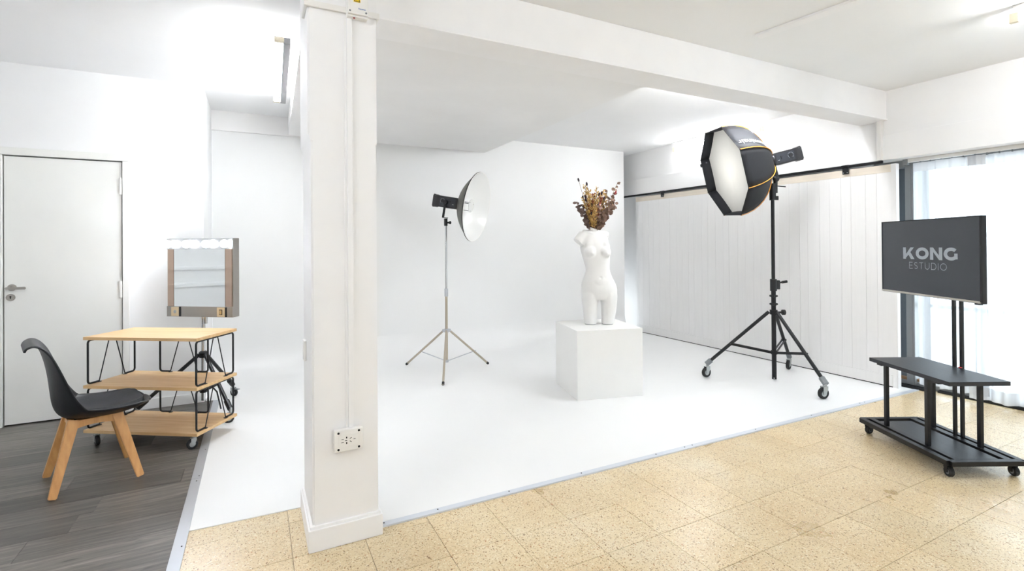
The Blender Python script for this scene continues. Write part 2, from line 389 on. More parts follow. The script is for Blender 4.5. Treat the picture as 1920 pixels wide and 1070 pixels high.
# column
b = B()
lo = [(0.223, 2.41), (0.515, 2.41), (0.515, 2.815), (0.221, 2.815)]; hi = [(0.210, 2.41), (0.518, 2.41), (0.518, 2.815), (0.210, 2.815)]
lv = [b.verts.new((x, y, z)) for z, P in ((0.0, lo), (1.843, lo), (1.88, hi), (ZC, hi)) for x, y in P]
for k in range(3):
    for j in range(4): b.faces.new((lv[4 * k + j], lv[4 * k + (j + 1) % 4], lv[4 * k + 4 + (j + 1) % 4], lv[4 * k + 4 + j]))
b.faces.new(lv[0:4][::-1]); b.faces.new(lv[12:16])
bmesh.ops.bevel(b, geom=[e for e in b.edges if abs((e.verts[0].co - e.verts[1].co).z) > 0.5], offset=0.008, segments=2, affect='EDGES')
col = struct('column', b, COLM, 'square white painted column standing in the middle left', 'column')
b = B(); box(b, 0.203, 0.532, 2.392, 2.84, 0.0, 0.100, 0.006); box(b, 0.211, 0.522, 2.400, 2.83, 0.09, 0.112, 0.004)
obj('column_base', b, COLM, col)
b = B(); box(b, 0.204, 0.526, 2.395, 2.41, 2.447, 2.474, 0.004); box(b, 0.196, 0.212, 2.395, 2.55, 2.447, 2.474, 0.004); box(b, 0.517, 0.53, 2.395, 2.56, 2.447, 2.474, 0.004)
obj('cable_channel', b, WHITEP, col, 'thin white cable channel wrapped round the top')
b = B(); box(b, 0.378, 0.4025, 2.396, 2.411, 0.53, 2.43, 0.003)
obj('cable_channel', b, COLM, col, 'vertical cable channel from the junction box to the socket')
b = B(); box(b, 0.3665, 0.3785, 2.405, 2.411, 0.53, 2.43, 0.002)
obj('cable_strip', b, COLM, col)

# floors: terrazzo tiles, planks, white studio floor
b = B(); box(b, -0.34, 5.75, -3.1, 2.9, -0.12, -0.008); box(b, -0.34, 5.75, -3.1, 0.0, -0.05, -0.001)
fl = struct('floor', b, GROUT, 'speckled cream terrazzo tile floor in the foreground', 'floor')
fl.data.materials[0] = TERR
def slab(name, x0, x1, y0, y1, m, parent, z=0.0, g=0.0009, bev=0.0012, th=0.01):
    bm = B(); box(bm, x0 + g, x1 - g, y0 + g, y1 - g, z - th, z, bev); return obj(name, bm, m, parent)
tp = 0.31
GR = bpy.data.materials.get('grout')
for i in range(-1, 18):
    for j in range(0, 9):
        x0 = 0.14 + i * tp; y0 = 2.40 - (8 - j) * tp + tp; x1 = x0 + tp; y1 = y0 + tp
        if i == -1: x0 = -0.335
        if x0 > 0.5 and y0 > 2.3: continue
        if x0 > 0.5 and y0 > 2.0: y1 = 2.47
        if x1 > 5.72: continue
        dz = random.uniform(-0.0006, 0.0006)
        slab('tile', x0, x1, y0, y1, TERR, fl, dz)
b = B(); box(b, -2.62, -0.339, -3.1, 5.3, -0.12, -0.008); box(b, -2.62, -0.339, -3.1, 1.43, -0.05, -0.001)
fw = struct('floor.001', b, PLANK, 'grey wood plank floor under the chair and trolley', 'floor')
pw = 0.1875
for r in range(21):
    y0 = 2.93 + (r - 8) * pw
    if y0 > 5.25: break
    xs = -2.62; cut = {10: -0.752, 8: -0.95}.get(r, -2.62 + random.uniform(0.3, 1.15))
    edges = [-2.62, cut if r != 10 else -1.97, cut + 1.22 if r != 10 else -0.752, -0.339]
    edges = sorted(e for e in edges if e <= -0.339)
    for x0, x1 in zip(edges, edges[1:]):
        if x1 - x0 > 0.05: slab('plank', x0, x1, y0, min(y0 + pw, 5.199 if not (DX0 > -9) else 5.3), PLANK, fw, 0.0, 0.0005, 0.0008)
b = B(); prism(b, [(-0.294, 2.858), (0.25, 2.838), (0.25, 2.462), (0.55, 2.459), (2.63, 2.432), (5.43, 2.386), (5.46, 6.9), (5.097, 6.9), (5.097, 5.8156), (-0.40, 5.8156), (-0.40, 5.202), (-0.294, 5.202)], -0.02, 0.004)
fc = struct('floor.002', b, CYC, 'glossy white painted studio floor between the column and the back wall', 'floor')
# metal edge strips
b = B(); e0, e1 = V((0.534, 2.459, 0)), V((5.43, 2.386, 0)); mid = V((2.63, 2.432, 0))
for p, q in ((e0, mid), (mid, e1)):
    bar(b, p + V((0, 0.016, 0.0045)), q + V((0, 0.016, 0.0045)), 0.036, 0.004)
    bar(b, p + V((0, -0.004, 0.002)), q + V((0, -0.004, 0.002)), 0.008, 0.012)
t1 = struct('trim_1', b, EDGEM, 'grey metal strip screwed along the front edge of the white floor', 'trim')
def screw(parent, x, y, z, r=0.004, m=DARK):
    bm = B(); cyl(bm, (x, y, z), (x, y, z + 0.0015), r, n=10); obj('screw', bm, m, parent)
for x in (0.555, 0.83, 1.24, 1.72, 2.30, 2.55, 2.62, 3.25, 3.9, 4.55, 4.62):
    y = 2.459 + (2.432 - 2.459) * (x - 0.534) / 2.1 if x < 2.63 else 2.432 + (2.386 - 2.432) * (x - 2.63) / 2.8
    screw(t1, x, y + 0.02, 0.0065)
b = B(); box(b, -0.342, -0.290, 0.2, 3.475, 0.0, 0.006, 0.002); box(b, -0.342, -0.290, 3.4765, 5.186, 0.0, 0.006, 0.002)
t4 = struct('trim_4', b, ALU, 'flat grey metal strip between the wood planks and the white floor', 'trim')
for x, y in ((-0.305, 3.51), (-0.312, 3.44), (-0.306, 3.95), (-0.305, 2.72), (-0.32, 4.6)): screw(t4, x, y, 0.006, 0.0035)

# ------------------------------------------------------------------ door
dr = thing('door_1', 'plain white interior door with a steel lever handle at left', 'door', (0, 0, 0), kind='structure')
b = B(); box(b, -1.718, -0.993, 5.196, 5.25, 0.012, 2.083, 0.002); obj('door_leaf', b, DOORW, dr)
b = B()
box(b, -1.79, -1.726, 5.178, 5.26, 0, 2.0915, 0.004); box(b, -0.985, -0.942, 5.178, 5.26, 0, 2.0915, 0.004); box(b, -1.79, -0.942, 5.178, 5.26, 2.092, 2.150, 0.004)
box(b, -1.726, -0.985, 5.252, 5.262, 0, 2.1)
obj('door_frame', b, DOORW, dr)
b = B(); box(b, -1.726, -0.985, 5.25, 5.256, -0.001, 0.013); box(b, -1.727, -1.717, 5.2505, 5.2512, 0, 2.09); box(b, -0.994, -0.984, 5.2505, 5.2512, 0, 2.09); box(b, -1.727, -0.984, 5.2505, 5.2512, 2.082, 2.093)
obj('door_gap_shade', b, DARK, dr, 'near-black strips painting the shade in the gap round the leaf')  # shade of the door gap put in as near-black strips
for z in (1.883, 1.024):
    b = B(); cyl(b, (-0.998, 5.192, z - 0.07), (-0.998, 5.192, z + 0.07), 0.012, n=12); obj('hinge', b, WHITEP, dr)
b = B(); cyl(b, (-1.672, 5.197, 1.068), (-1.672, 5.187, 1.068), 0.026, n=24); cyl(b, (-1.672, 5.19, 1.068), (-1.672, 5.15, 1.068), 0.009, n=14)
bar(b, (-1.697, 5.146, 1.064), (-1.578, 5.144, 1.064), 0.016, 0.02, bev=0.004); hd = obj('handle', b, BRUSH, dr, 'brushed steel lever handle')
b = B(); cyl(b, (-1.680, 5.197, 0.992), (-1.680, 5.190, 0.992), 0.027, n=24); kh = obj('keyhole_plate', b, BRUSH, dr, 'round steel keyhole plate')
b = B(); cyl(b, (-1.680, 5.1902, 0.997), (-1.680, 5.1892, 0.997), 0.006, n=12); box(b, -1.683, -1.677, 5.1892, 5.1902, 0.981, 0.997); obj('keyhole', b, DARK, kh)

# ------------------------------------------------------------------ sliding panel and its rail
sp = thing('door_2', 'wide white plank sliding panel hung along the right wall', 'sliding panel', (5.33, 4.3, 0), kind='structure')
PY0, PY1 = 2.496, 6.09
b = B(); box(b, 0.007, 0.048, PY0 - 4.3 + 0.01, PY1 - 4.3, 0.013, 2.105); obj('panel_back', b, PANELW, sp)
ys = [PY0 + 0.045]
seq = [0.125, 0.10, 0.135, 0.095, 0.115, 0.105, 0.13, 0.09, 0.12]; k = 0
while ys[-1] < PY1 - 0.02: ys.append(min(PY1, ys[-1] + seq[k % 9])); k += 1
for ya, yb in zip(ys, ys[1:]):
    if yb - ya < 0.02: continue
    b = B(); dx = random.uniform(-0.0008, 0.0008); box(b, 0.003 + dx, 0.014, ya - 4.3 + 0.0005, yb - 4.3 - 0.0005, 0.1, 2.05, 0.0015); obj('board', b, PANELW, sp)
b = B(); box(b, -0.004, 0.05, PY0 - 4.3, PY0 - 4.3 + 0.045, 0.0, 2.109, 0.003); obj('stile', b, PANELW, sp)
b = B(); box(b, -0.001, 0.02, PY0 - 4.3 + 0.045, PY1 - 4.3, 2.035, 2.108, 0.002); obj('top_rail', b, WOODRAIL, sp, 'bare pale wood top rail')
b = B(); box(b, -0.006, 0.02, PY0 - 4.3 + 0.0453, PY1 - 4.3, 0.012, 0.115, 0.003); obj('bottom_rail', b, PANELW, sp)
b = B(); box(b, -0.004, 0.03, PY0 - 4.3 + 0.0455, PY1 - 4.3, 0.0, 0.0115); obj('bottom_dark_strip', b, DARK, sp, 'dark strip under the panel')  # solid near-black strip drawn in place of an open gap
rl = thing('sliding_rail', 'thin black rail with two hangers above the white plank panel', 'rail', (5.32, 4.3, 2.135))
b = B(); box(b, -0.012, 0.004, 2.60 - 4.3, 6.6 - 4.3, -0.012, 0.014, 0.003); obj('rail', b, BLK, rl)
for y in (5.49, 2.933):
    b = B(); box(b, -0.018, -0.010, y - 4.3 - 0.03, y - 4.3 + 0.03, -0.075, 0.0, 0.003); box(b, -0.03, 0.0, y - 4.3 - 0.035, y - 4.3 + 0.035, -0.005, 0.016, 0.004)
    hg = obj('hanger', b, BLK, rl)
    for dy in (-0.018, 0.018):
        b = B(); cyl(b, (-0.02, y - 4.3 + dy, -0.06), (-0.0175, y - 4.3 + dy, -0.06), 0.005, n=10); obj('bolt', b, WHEELC, hg)

# ------------------------------------------------------------------ window, curtains
wn = thing('window_1', 'tall sliding window behind the sheer curtains on the right wall', 'window', (0, 0, 0), kind='structure')
b = B(); box(b, 5.53, 5.60, 2.45, 2.52, 0.0, 2.152, 0.003); box(b, 5.522, 5.532, 2.468, 2.474, 0.0, 2.152); obj('mullion', b, GREYALU, wn)
b = B(); box(b, 5.52, 5.66, -2.5, 2.78, 2.09, 2.153, 0.003); box(b, 5.545, 5.63, -2.5, 2.78, 0.0, 0.05, 0.003); obj('frame', b, GREYALU, wn)
for y in (1.2, -0.05, -1.3, -2.48):
    b = B(); box(b, 5.56, 5.60, y - 0.03, y + 0.03, 0.0, 2.12, 0.003); obj('mullion', b, GREYALU, wn)
for y0, y1 in ((2.52, 2.78), (1.2, 2.46), (-0.05, 1.2), (-1.3, -0.05), (-2.5, -1.3)):
    b = B(); box(b, 5.575, 5.581, y0 + 0.005, y1 - 0.005, 0.03, 2.11); obj('pane', b, PANE, wn)
for z in (1.43, 0.765):
    b = B(); box(b, 5.66, 5.69, -2.5, 2.5, z - 0.018, z + 0.018, 0.003); obj('grille_bar', b, GREYALU, wn)
b = B(); box(b, 5.72, 5.95, 2.50, 3.2, -0.1, 2.2)
struct('added_wall_outside', b, EXT, 'dark wall added outside so the pane at the window edge looks dark', 'wall')  # added only to darken the view through the edge pane
# floor track
tr = thing('window_track', 'dark aluminium sliding track on the floor below the curtains', 'track', (5.56, 0, 0))
for (y0, y1, x0) in ((-2.5, 2.27, 0.0), (2.30, 2.62, -0.06)):
    b = B(); box(b, x0 - 0.055, x0 + 0.06, y0, y1, 0.0, 0.012, 0.002)
    for dx in (-0.05, -0.02, 0.015): box(b, x0 + dx, x0 + dx + 0.008, y0, y1, 0.008, 0.020)
    obj('track_profile', b, BLKP, tr)
for y0 in (1.55, 1.95, 0.9):
    b = B(); box(b, -0.045, -0.02, y0, y0 + 0.16, 0.008, 0.026, 0.003); obj('track_guide', b, BLKP, tr)
b = B(); box(b, 5.562, 5.60, 2.40, 2.60, 0.012, 0.075, 0.003)
tag(obj('wood_block', b, BROWNB), 'small brown wood block on the floor behind the sliding panel end', 'block')
def curtain(y0, y1, x, amp, lam, zt, zb, seed, label, lean=0.0):
    rnd = random.Random(seed); n = int((y1 - y0) / 0.014); ph = [rnd.uniform(0, 6.28) for _ in range(4)]
    rows = []
    for i, f in enumerate((1.0, 0.985, 0.96, 0.8, 0.5, 0.25, 0.05, 0.0)):
        z = zb + (zt - zb) * f; row = []
        for k in range(n + 1):
            s = k / n; y = y0 + (y1 - y0) * s
            a = amp * (1 - 0.45 * f)
            dx = a * (math.sin(2 * PI * y / lam + ph[0]) + 0.5 * math.sin(2 * PI * y / (lam * 0.43) + ph[1] + f) + 0.6 * math.sin(2 * PI * y / (lam * 2.7) + ph[2] - 1.5 * f))
            if f > 0.955: dx = 0.5 * dx + 0.006 * math.sin(2 * PI * y / 0.035)
            row.append((x + dx, y + lean * (1 - f) * (s if lean > 0 else s), z))
        rows.append(row)
    bm = B(); grid(bm, rows); o = obj('curtain', bm, SHEER, None, None, 180)
    bm = B(); grid(bm, [[(p[0] - 0.004, p[1], p[2]) for p in r] for r in rows[:3]]); obj('heading_tape', bm, HEM, o, None, 180)
    bm = B(); grid(bm, [[(p[0] - 0.004, p[1], p[2]) for p in r] for r in rows[-2:]]); obj('hem', bm, HEM, o, None, 180)
    return tag(o, label, 'curtain')
curtain(-2.3, 0.2, 5.50, 0.03, 0.19, 2.10, 0.035, 3, 'sheer white curtain at the right edge of the photo, beyond the trolley')
curtain(0.1, 2.02, 5.48, 0.032, 0.21, 2.105, 0.03, 4, 'wide sheer white curtain hanging right behind the television')
curtain(1.9, 2.425, 5.455, 0.034, 0.13, 2.105, 0.06, 5, 'narrow bunched sheer white curtain between the sliding panel and the television', lean=-0.03)
cr_ = thing('curtain_rod', 'slim white curtain rail under the fascia of the right wall', 'curtain rail', (5.47, 0, 2.13))
b = B(); box(b, -0.015, 0.015, -2.4, 2.47, -0.012, 0.022, 0.004); obj('rod', b, WHITEP, cr_)
b = B(); box(b, -0.02, 0.02, 2.46, 2.50, -0.03, 0.02, 0.004); obj('end_bracket', b, GREYALU, cr_)
b = B()
for k in range(60): box(b, -0.004, 0.004, -2.3 + k * 0.079, -2.29 + k * 0.079, -0.03, -0.01)
h = obj('curtain_hooks', b, GREYP, cr_); h['kind'] = 'stuff'
# bright paved ground outside
b = B(); box(b, 5.95, 14, -8, 10, -0.25, -0.12); struct('ground', b, WALL, 'pale paving outside the window', 'ground')

# ------------------------------------------------------------------ fluorescent fixtures
def fixture(name, label, loc, rz, L, roll=0.0, tm=None):
    R = M.Rotation(rz, 4, 'Z') @ M.Rotation(roll, 4, 'Y')
    t = thing(name, label, 'ceiling light', loc, rot=R.to_3x3(), group='fluorescent tube fixtures')
    b = B(); box(b, -0.022, 0.022, -L / 2, L / 2, -0.045, 0.0, 0.004); obj('body', b, GREYALU if roll else WHITEP, t)
    for s in (-1, 1):
        b = B(); box(b, -0.014, 0.014, s * L / 2 - 0.022, s * L / 2 + 0.022, -0.10, -0.04, 0.004); obj('lamp_holder', b, IVORY, t)
    b = B(); cyl(b, (0, -L / 2 + 0.02, -0.085), (0, L / 2 - 0.02, -0.085), 0.0135, n=16); obj('tube', b, tm or TUBEM, t)
    return t
fixture('tube_light', 'lit tube light mounted sideways on the beam left of the column', (0.232, 4.32, 2.715), math.radians(-1.6), 1.5, roll=PI / 2)
fixture('tube_light', 'lit tube light high on the right wall behind the octagonal softbox', (5.30, 4.55, 2.785), 0, 1.38, tm=TUBE2)
fixture('tube_light', 'lit tube light on the ceiling at the upper right corner of the photo', (4.14, 0.62, ZC - 0.001), 0, 1.35)
fixture('tube_light', 'added tube light out of sight behind the long beam, brightening the niche', (3.9, 2.90, ZC - 0.001), PI / 2, 1.5)  # extra lamp added out of sight to brighten the niche
fixture('tube_light', 'assumed tube light added on the ceiling behind the camera for fill', (1.2, -1.4, ZC - 0.001), PI / 2, 1.5)  # assumed lamp, added unseen for light from the camera side
fixture('tube_light', 'assumed tube light added for fill above the plank floor, out of frame', (-1.6, 1.2, ZC - 0.001), 0, 1.5)  # second assumed lamp, added out of view to fill the room
b = B(); d = V((0.075, -0.55, 0)).normalized(); bar(b, V((3.10, 2.28, ZC - 0.008)), V((3.10, 2.28, ZC - 0.008)) + d * 2.2, 0.085, 0.016, up=(0, 0, 1), bev=0.003)
ct = tag(obj('ceiling_trunking', b, COLM), 'long flat white cable trunking on the ceiling at upper right', 'trunking')

# ------------------------------------------------------------------ column fittings
jb = thing('junction_box', 'white electrical junction box with a yellow warning sticker, top of column', 'junction box', (0.424, 2.41, 2.50))
b = B(); box(b, -0.047, 0.047, -0.038, 0.0, -0.075, 0.075, 0.006); obj('box_body', b, WHITEP, jb)
b = B(); box(b, -0.045, 0.045, -0.052, -0.037, -0.066, 0.073, 0.005); lid = obj('box_lid', b, WHITEP, jb)
for x in (-0.036, 0.036):
    for z in (-0.055, 0.06):
        b = B(); cyl(b, (x, -0.0515, z), (x, -0.0535, z), 0.0045, n=10); obj('screw', b, GREYP, lid)
b = B(); box(b, -0.020, 0.010, -0.0532, -0.0518, -0.012, 0.022); st = obj('warning_sticker', b, YEL, jb, 'yellow square with a black lightning triangle')
b = B()
T3 = [V((-0.018, -0.0536, -0.009)), V((0.008, -0.0536, -0.009)), V((-0.005, -0.0536, 0.018))]
for k in range(3): bar(b, T3[k], T3[(k + 1) % 3], 0.0026, 0.0006, up=(0, 1, 0))
Z = [V((-0.004, -0.0536, 0.010)), V((-0.007, -0.0536, 0.003)), V((-0.004, -0.0536, 0.002)), V((-0.006, -0.0536, -0.005))]
for k in range(3): bar(b, Z[k], Z[k + 1], 0.0018, 0.0006, up=(0, 1, 0))
obj('lightning_triangle', b, BLKTXT, st)
me = text_mesh('Roumax', 0.010, 0.0003, 0.0001)
lo_ = link('lettering', me, BLUETXT, jb); lo_.location = (0.018, -0.0523, -0.040); lo_.rotation_euler = (PI / 2, 0, 0)
b = B(); cyl(b, (-0.014, -0.028, -0.078), (-0.014, -0.028, -0.073), 0.005, n=10); obj('knockout', b, RED, jb, 'dark red plug underneath')
so = thing('power_outlet', 'ivory surface mounted power socket low on the column', 'outlet', (0.375, 2.41, 0.482))
b = B(); box(b, -0.064, 0.064, -0.035, 0.0, -0.050, 0.050, 0.008); obj('socket_box', b, IVORY, so).data.materials[0] = WHITEP
b = B(); box(b, -0.047, 0.043, -0.0375, -0.033, -0.027, 0.027, 0.002); fp = obj('face_plate', b, IVORY, so).data.materials.__setitem__(0, WHITEP)
for x in (-0.045, 0.045):
    for z in (-0.037, 0.037):
        b = B(); cyl(b, (x, -0.0345, z), (x, -0.0362, z), 0.0052, n=12); obj('screw', b, DARK, so)
b = B()
for x, z, a, l, wd in ((-0.028, 0.008, 0, 0.010, 0.002), (-0.028, -0.006, 0, 0.011, 0.002), (-0.010, 0.014, 90, 0.008, 0.005), (-0.012, 0.001, 0, 0.009, 0.003), (-0.010, -0.011, 90, 0.008, 0.005), (0.008, 0.009, 35, 0.010, 0.0025), (0.008, -0.006, -35, 0.010, 0.0025), (0.025, 0.003, 0, 0.009, 0.0025)):
    dx, dz = math.cos(math.radians(a)) * l / 2, math.sin(math.radians(a)) * l / 2
    b = B(); bar(b, (x - dx, -0.0376, z - dz), (x + dx, -0.0376, z + dz), wd, 0.0008, up=(0, 1, 0)); obj('socket_hole', b, DARK, so)
b = B(); box(b, -0.012, 0.0, -0.035, 0.035, -0.05, 0.05, 0.004)
o = obj('wall_switch', b, WHITEP); o.location = (0.222, 2.70, 0.85); tag(o, 'small white switch plate on the left side of the column', 'switch')

# ------------------------------------------------------------------ chair
ch = thing('chair', 'black moulded shell chair with beech legs beside the wooden trolley', 'chair', (-0.870, 3.820, 0), math.atan2(0.327, 0.945))
prof = [(-0.300, 0.806, 0.150, 0.0, 0), (-0.292, 0.826, 0.165, 0.0, 0), (-0.268, 0.838, 0.185, 0.004, 0), (-0.244, 0.822, 0.200, 0.014, 0), (-0.224, 0.775, 0.212, 0.030, 0), (-0.206, 0.700, 0.220, 0.044, 0), (-0.194, 0.620, 0.224, 0.062, 0.0),
        (-0.186, 0.540, 0.226, 0.084, 0.004), (-0.178, 0.475, 0.228, 0.108, 0.014), (-0.158, 0.420, 0.230, 0.112, 0.040), (-0.118, 0.391, 0.231, 0.085, 0.066), (-0.060, 0.381, 0.234, 0.035, 0.074), (0.02, 0.377, 0.236, 0.004, 0.070), (0.10, 0.377, 0.234, 0, 0.066), (0.165, 0.386, 0.228, -0.004, 0.058), (0.210, 0.397, 0.214, -0.012, 0.048), (0.240, 0.406, 0.192, -0.022, 0.036), (0.258, 0.411, 0.168, -0.03, 0.026), (0.270, 0.414, 0.140, -0.034, 0.018), (0.277, 0.414, 0.110, -0.034, 0.010), (0.278, 0.408, 0.100, -0.034, 0.008)]
# densify the profile
def dens(P, n=3):
    out = []
    for k in range(len(P) - 1):
        p0, p1, p2, p3 = P[max(0, k - 1)], P[k], P[k + 1], P[min(len(P) - 1, k + 2)]
        for j in range(n):
            t = j / n
            out.append(tuple(0.5 * ((2 * b_) + (-a + c) * t + (2 * a - 5 * b_ + 4 * c - d_) * t * t + (-a + 3 * b_ - 3 * c + d_) * t ** 3) for a, b_, c, d_ in zip(p0, p1, p2, p3)))
    out.append(P[-1]); return out
def shell_rows(P, vs, lift=0.0):
    rows = []
    for x, z, hw, fx, fz in P:
        rows.append([(x + fx * abs(v) ** 2.2, hw * v, z + fz * abs(v) ** 2.6 + lift) for v in vs])
    return rows
NV = 20; vs_ = [-1 + 2 * k / NV for k in range(NV + 1)]
b = B(); grid(b, shell_rows(dens(prof), vs_))
sh = obj('seat_shell', b, CHAIRP, ch, None, 60)
md = sh.modifiers.new('thick', 'SOLIDIFY'); md.thickness = 0.012; md.offset = 0
md = sh.modifiers.new('sub', 'SUBSURF'); md.levels = 1; md.render_levels = 1
P2 = [p for p in dens(prof) if -0.165 < p[0] < 0.25 and p[1] < 0.46]
b = B(); rows = shell_rows(P2, [v * 0.83 for v in vs_], 0.0)
N2 = len(rows)
rr = []
for i, r in enumerate(rows):
    q = []
    s = i / (N2 - 1); e1 = min(1, s / 0.12, (1 - s) / 0.12)
    for j, p in enumerate(r):
        e2 = min(1, (1 - abs(vs_[j])) / 0.14); e = math.sqrt(max(0, min(e1, e2)) * (2 - max(0, min(e1, e2))))
        q.append((p[0], p[1] * max(0.02, 1 - abs(2 * s - 1) ** 4.0) ** 0.42, p[2] + 0.002 + 0.034 * e))
    rr.append(q)
grid(b, rr); obj('seat_cushion', b, CUSH, ch, 'speckled black seat pad', 60)
for sx in (-1, 1):
    for sy in (-1, 1):
        b = B(); bar(b, (0.098 * sx, 0.098 * sy, 0.384), (0.196 * sx, 0.200 * sy, 0.0), 0.054, 0.050, up=(0, 1, 0), taper=0.68, bev=0.004)
        obj('leg', b, BEECH, ch)
def apron(p, q):
    b = B(); p, q = V(p), V(q); n = 9; d = (q - p); nrm = V((0, 0, 1)).cross(d.normalized()) * 0.014; top = []; bot = []
    for k in range(n):
        s = k / (n - 1); zb = 0.328 + 0.020 * math.sin(PI * s) ** 0.6
        top.append(p + d * s + V((0, 0, 0.382))); bot.append(p + d * s + V((0, 0, zb)))
    for s in (1, -1):
        vt = [b.verts.new(v + nrm * s) for v in top]; vb = [b.verts.new(v + nrm * s) for v in bot]
        for k in range(n - 1): b.faces.new((vt[k], vt[k + 1], vb[k + 1], vb[k]))
        if s == 1: A, D = vt, vb
    for k in range(n - 1): b.faces.new((A[k], A[k + 1], vt[k + 1], vt[k])); b.faces.new((D[k], D[k + 1], vb[k + 1], vb[k]))
    obj('apron', b, BEECH, ch)
a = 0.108
apron((-a, -a, 0), (a, -a, 0)); apron((-a, a, 0), (a, a, 0)); apron((-a, -a, 0), (-a, a, 0)); apron((a, -a, 0), (a, a, 0))
b = B(); box(b, -0.12, 0.12, -0.12, 0.12, 0.362, 0.375, 0.004); obj('seat_mount', b, BLK, ch)

# ------------------------------------------------------------------ casters
def caster(parent, loc, r, wd, wheel=RUB, fork=WHEELC, top=None, rz=0.0, lever=False, hubm=WHEELC):
    R = M.Translation(loc) @ M.Rotation(rz, 4, 'Z')
    b = B(); lathe(b, [(r * 0.55, -wd / 2), (r * 0.9, -wd / 2), (r, -wd * 0.3), (r, wd * 0.3), (r * 0.9, wd / 2), (r * 0.55, wd / 2)], R @ M.Translation((-r * 0.35, 0, r)) @ M.Rotation(PI / 2, 4, 'X'), 24, True)
    w_ = obj('caster', b, wheel, parent)
    b = B(); cyl(b, R @ V((-r * 0.35, -wd * 0.45, r)), R @ V((-r * 0.35, wd * 0.45, r)), r * 0.56, n=16); obj('wheel_hub', b, hubm, w_)
    b = B(); top = top if top else loc[2] + r * 2.35
    for s in (-1, 1):
        vs = [(-r * 0.6, r * 0.85), (-r * 0.1, r * 0.7), (r * 0.35, r * 1.75), (r * 0.3, r * 2.15), (-r * 0.6, r * 2.15)]
        prism(b, vs, s * (wd * 0.62) - 0.0015, s * (wd * 0.62) + 0.0015, R @ M.Rotation(PI / 2, 4, 'X'))
    box(b, -r * 0.6, r * 0.35, -wd * 0.68, wd * 0.68, r * 2.1, r * 2.2, 0, R)
    cyl(b, R @ V((0, 0, r * 2.15)), V((loc[0], loc[1], top)), r * 0.32, n=12)
    obj('fork', b, fork, w_)
    if lever:
        b = B(); box(b, -r * 2.0, -r * 0.4, -wd * 0.5, wd * 0.5, r * 1.75, r * 1.95, 0.002, R @ M.Translation((0, 0, 0)) ); obj('brake_lever', b, GREYP, w_)
    return w_

# ------------------------------------------------------------------ wooden trolley
LA = math.radians(-33.0); lx, ly = V((math.cos(LA), math.sin(LA), 0)), V((-math.sin(LA), math.cos(LA), 0))
RFc = V((-0.355, 3.955, 0)); TL, TW = 0.84, 0.415
tc_ = RFc - lx * TL / 2 + ly * TW / 2
tl = thing('wooden_trolley', 'three tier oak trolley with black hairpin rod supports beside the chair', 'trolley', tuple(tc_), LA)
for z in (0.096, 0.402, 0.735):
    b = B(); box(b, -TL / 2, TL / 2, -TW / 2, TW / 2, z, z + 0.021, 0.0015); obj('shelf', b, OAK, tl)
def rodframe(p, q, z0, z1):
    p, q = V(p), V(q); d = (q - p).normalized(); L = (q - p).length; up = V((0, 0, 1)); R = 0.0065
    b = B(); f = 0.085; zf = z0 + 0.006
    tube(b, roundpath([p + d * f + up * zf, p + up * zf, p + up * (z1 - 0.007), q + up * (z1 - 0.007), q + up * zf, q - d * f + up * zf], 0.022), R, 8)
    m = (p + q) / 2
    tube(b, [p + d * f + up * zf, m - d * 0.022 + up * (z1 - 0.007)], 0.0035, 6); tube(b, [q - d * f + up * zf, m + d * 0.022 + up * (z1 - 0.007)], 0.0035, 6)
    for c in (p + d * f, q - d * f): cyl(b, c + up * z0, c + up * (z0 + 0.003), 0.014, n=12)
    obj('rod_support', b, BLK, tl)
for z0, z1 in ((0.117, 0.402), (0.423, 0.735)):
    e = 0.018
    rodframe((-TL / 2 + e, -TW / 2 + e, 0), (-TL / 2 + e, TW / 2 - e, 0), z0, z1)
    rodframe((TL / 2 - e, -TW / 2 + e, 0), (TL / 2 - e, TW / 2 - e, 0), z0, z1)
    rodframe((-0.19, TW / 2 - e, 0), (0.20, TW / 2 - e, 0), z0, z1)
for sx, sy, rz, ix in ((-1, -1, 2.6, 0.055), (1, -1, 0.9, 0.055), (1, 1, 0.4, 0.24), (-1, 1, 2.0, 0.055)):
    caster(tl, (sx * (TL / 2 - ix), sy * (TW / 2 - 0.045), 0), 0.034, 0.022, top=0.096, rz=rz)

# ------------------------------------------------------------------ mirror on its stand
ms = thing('mirror_stand', 'black three legged caster stand with a chrome pole behind the wooden trolley', 'stand', (-0.39, 4.87, 0))
ctr = V((-0.39, 4.87, 0)); feet = [V((-0.182, 5.285, 0)) - ctr, V((-0.185, 4.49, 0)) - ctr, V((-0.80, 4.86, 0)) - ctr]
b = B(); cyl(b, (0, 0, 0.10), (0, 0, 0.80), 0.016, n=16); obj('pole', b, CHROME, ms)
b = B(); cyl(b, (0, 0, 0.455), (0, 0, 0.50), 0.030, n=16); sph(b, (0.0, 0, 0.49), 0.034, (1, 1, 0.7)); obj('hub', b, BLKP, ms)
b = B(); cyl(b, (0, 0, 0.165), (0, 0, 0.195), 0.026, n=16); obj('brace_collar', b, BLKP, ms)
for f in feet:
    d = f.normalized(); e = d * 0.42 + V((0, 0, 0.125))
    b = B(); tube(b, [d * 0.03 + V((0, 0, 0.48)), e], 0.0145, 10); lg = obj('leg', b, BLK, ms)
    b = B(); u = (e - (d * 0.03 + V((0, 0, 0.48)))).normalized(); tube(b, [e - u * 0.05, e + u * 0.03], 0.021, 10); obj('leg_tip', b, BLKP, lg)
    b = B(); tube(b, [d * 0.02 + V((0, 0, 0.18)), d * 0.255 + V((0, 0, 0.275))], 0.010, 8); obj('brace', b, BLK, ms)
    fx = d * 0.445
    caster(ms, (fx.x, fx.y, 0), 0.037, 0.024, top=0.12, rz=math.atan2(d.y, d.x) + 1.2, lever=True)
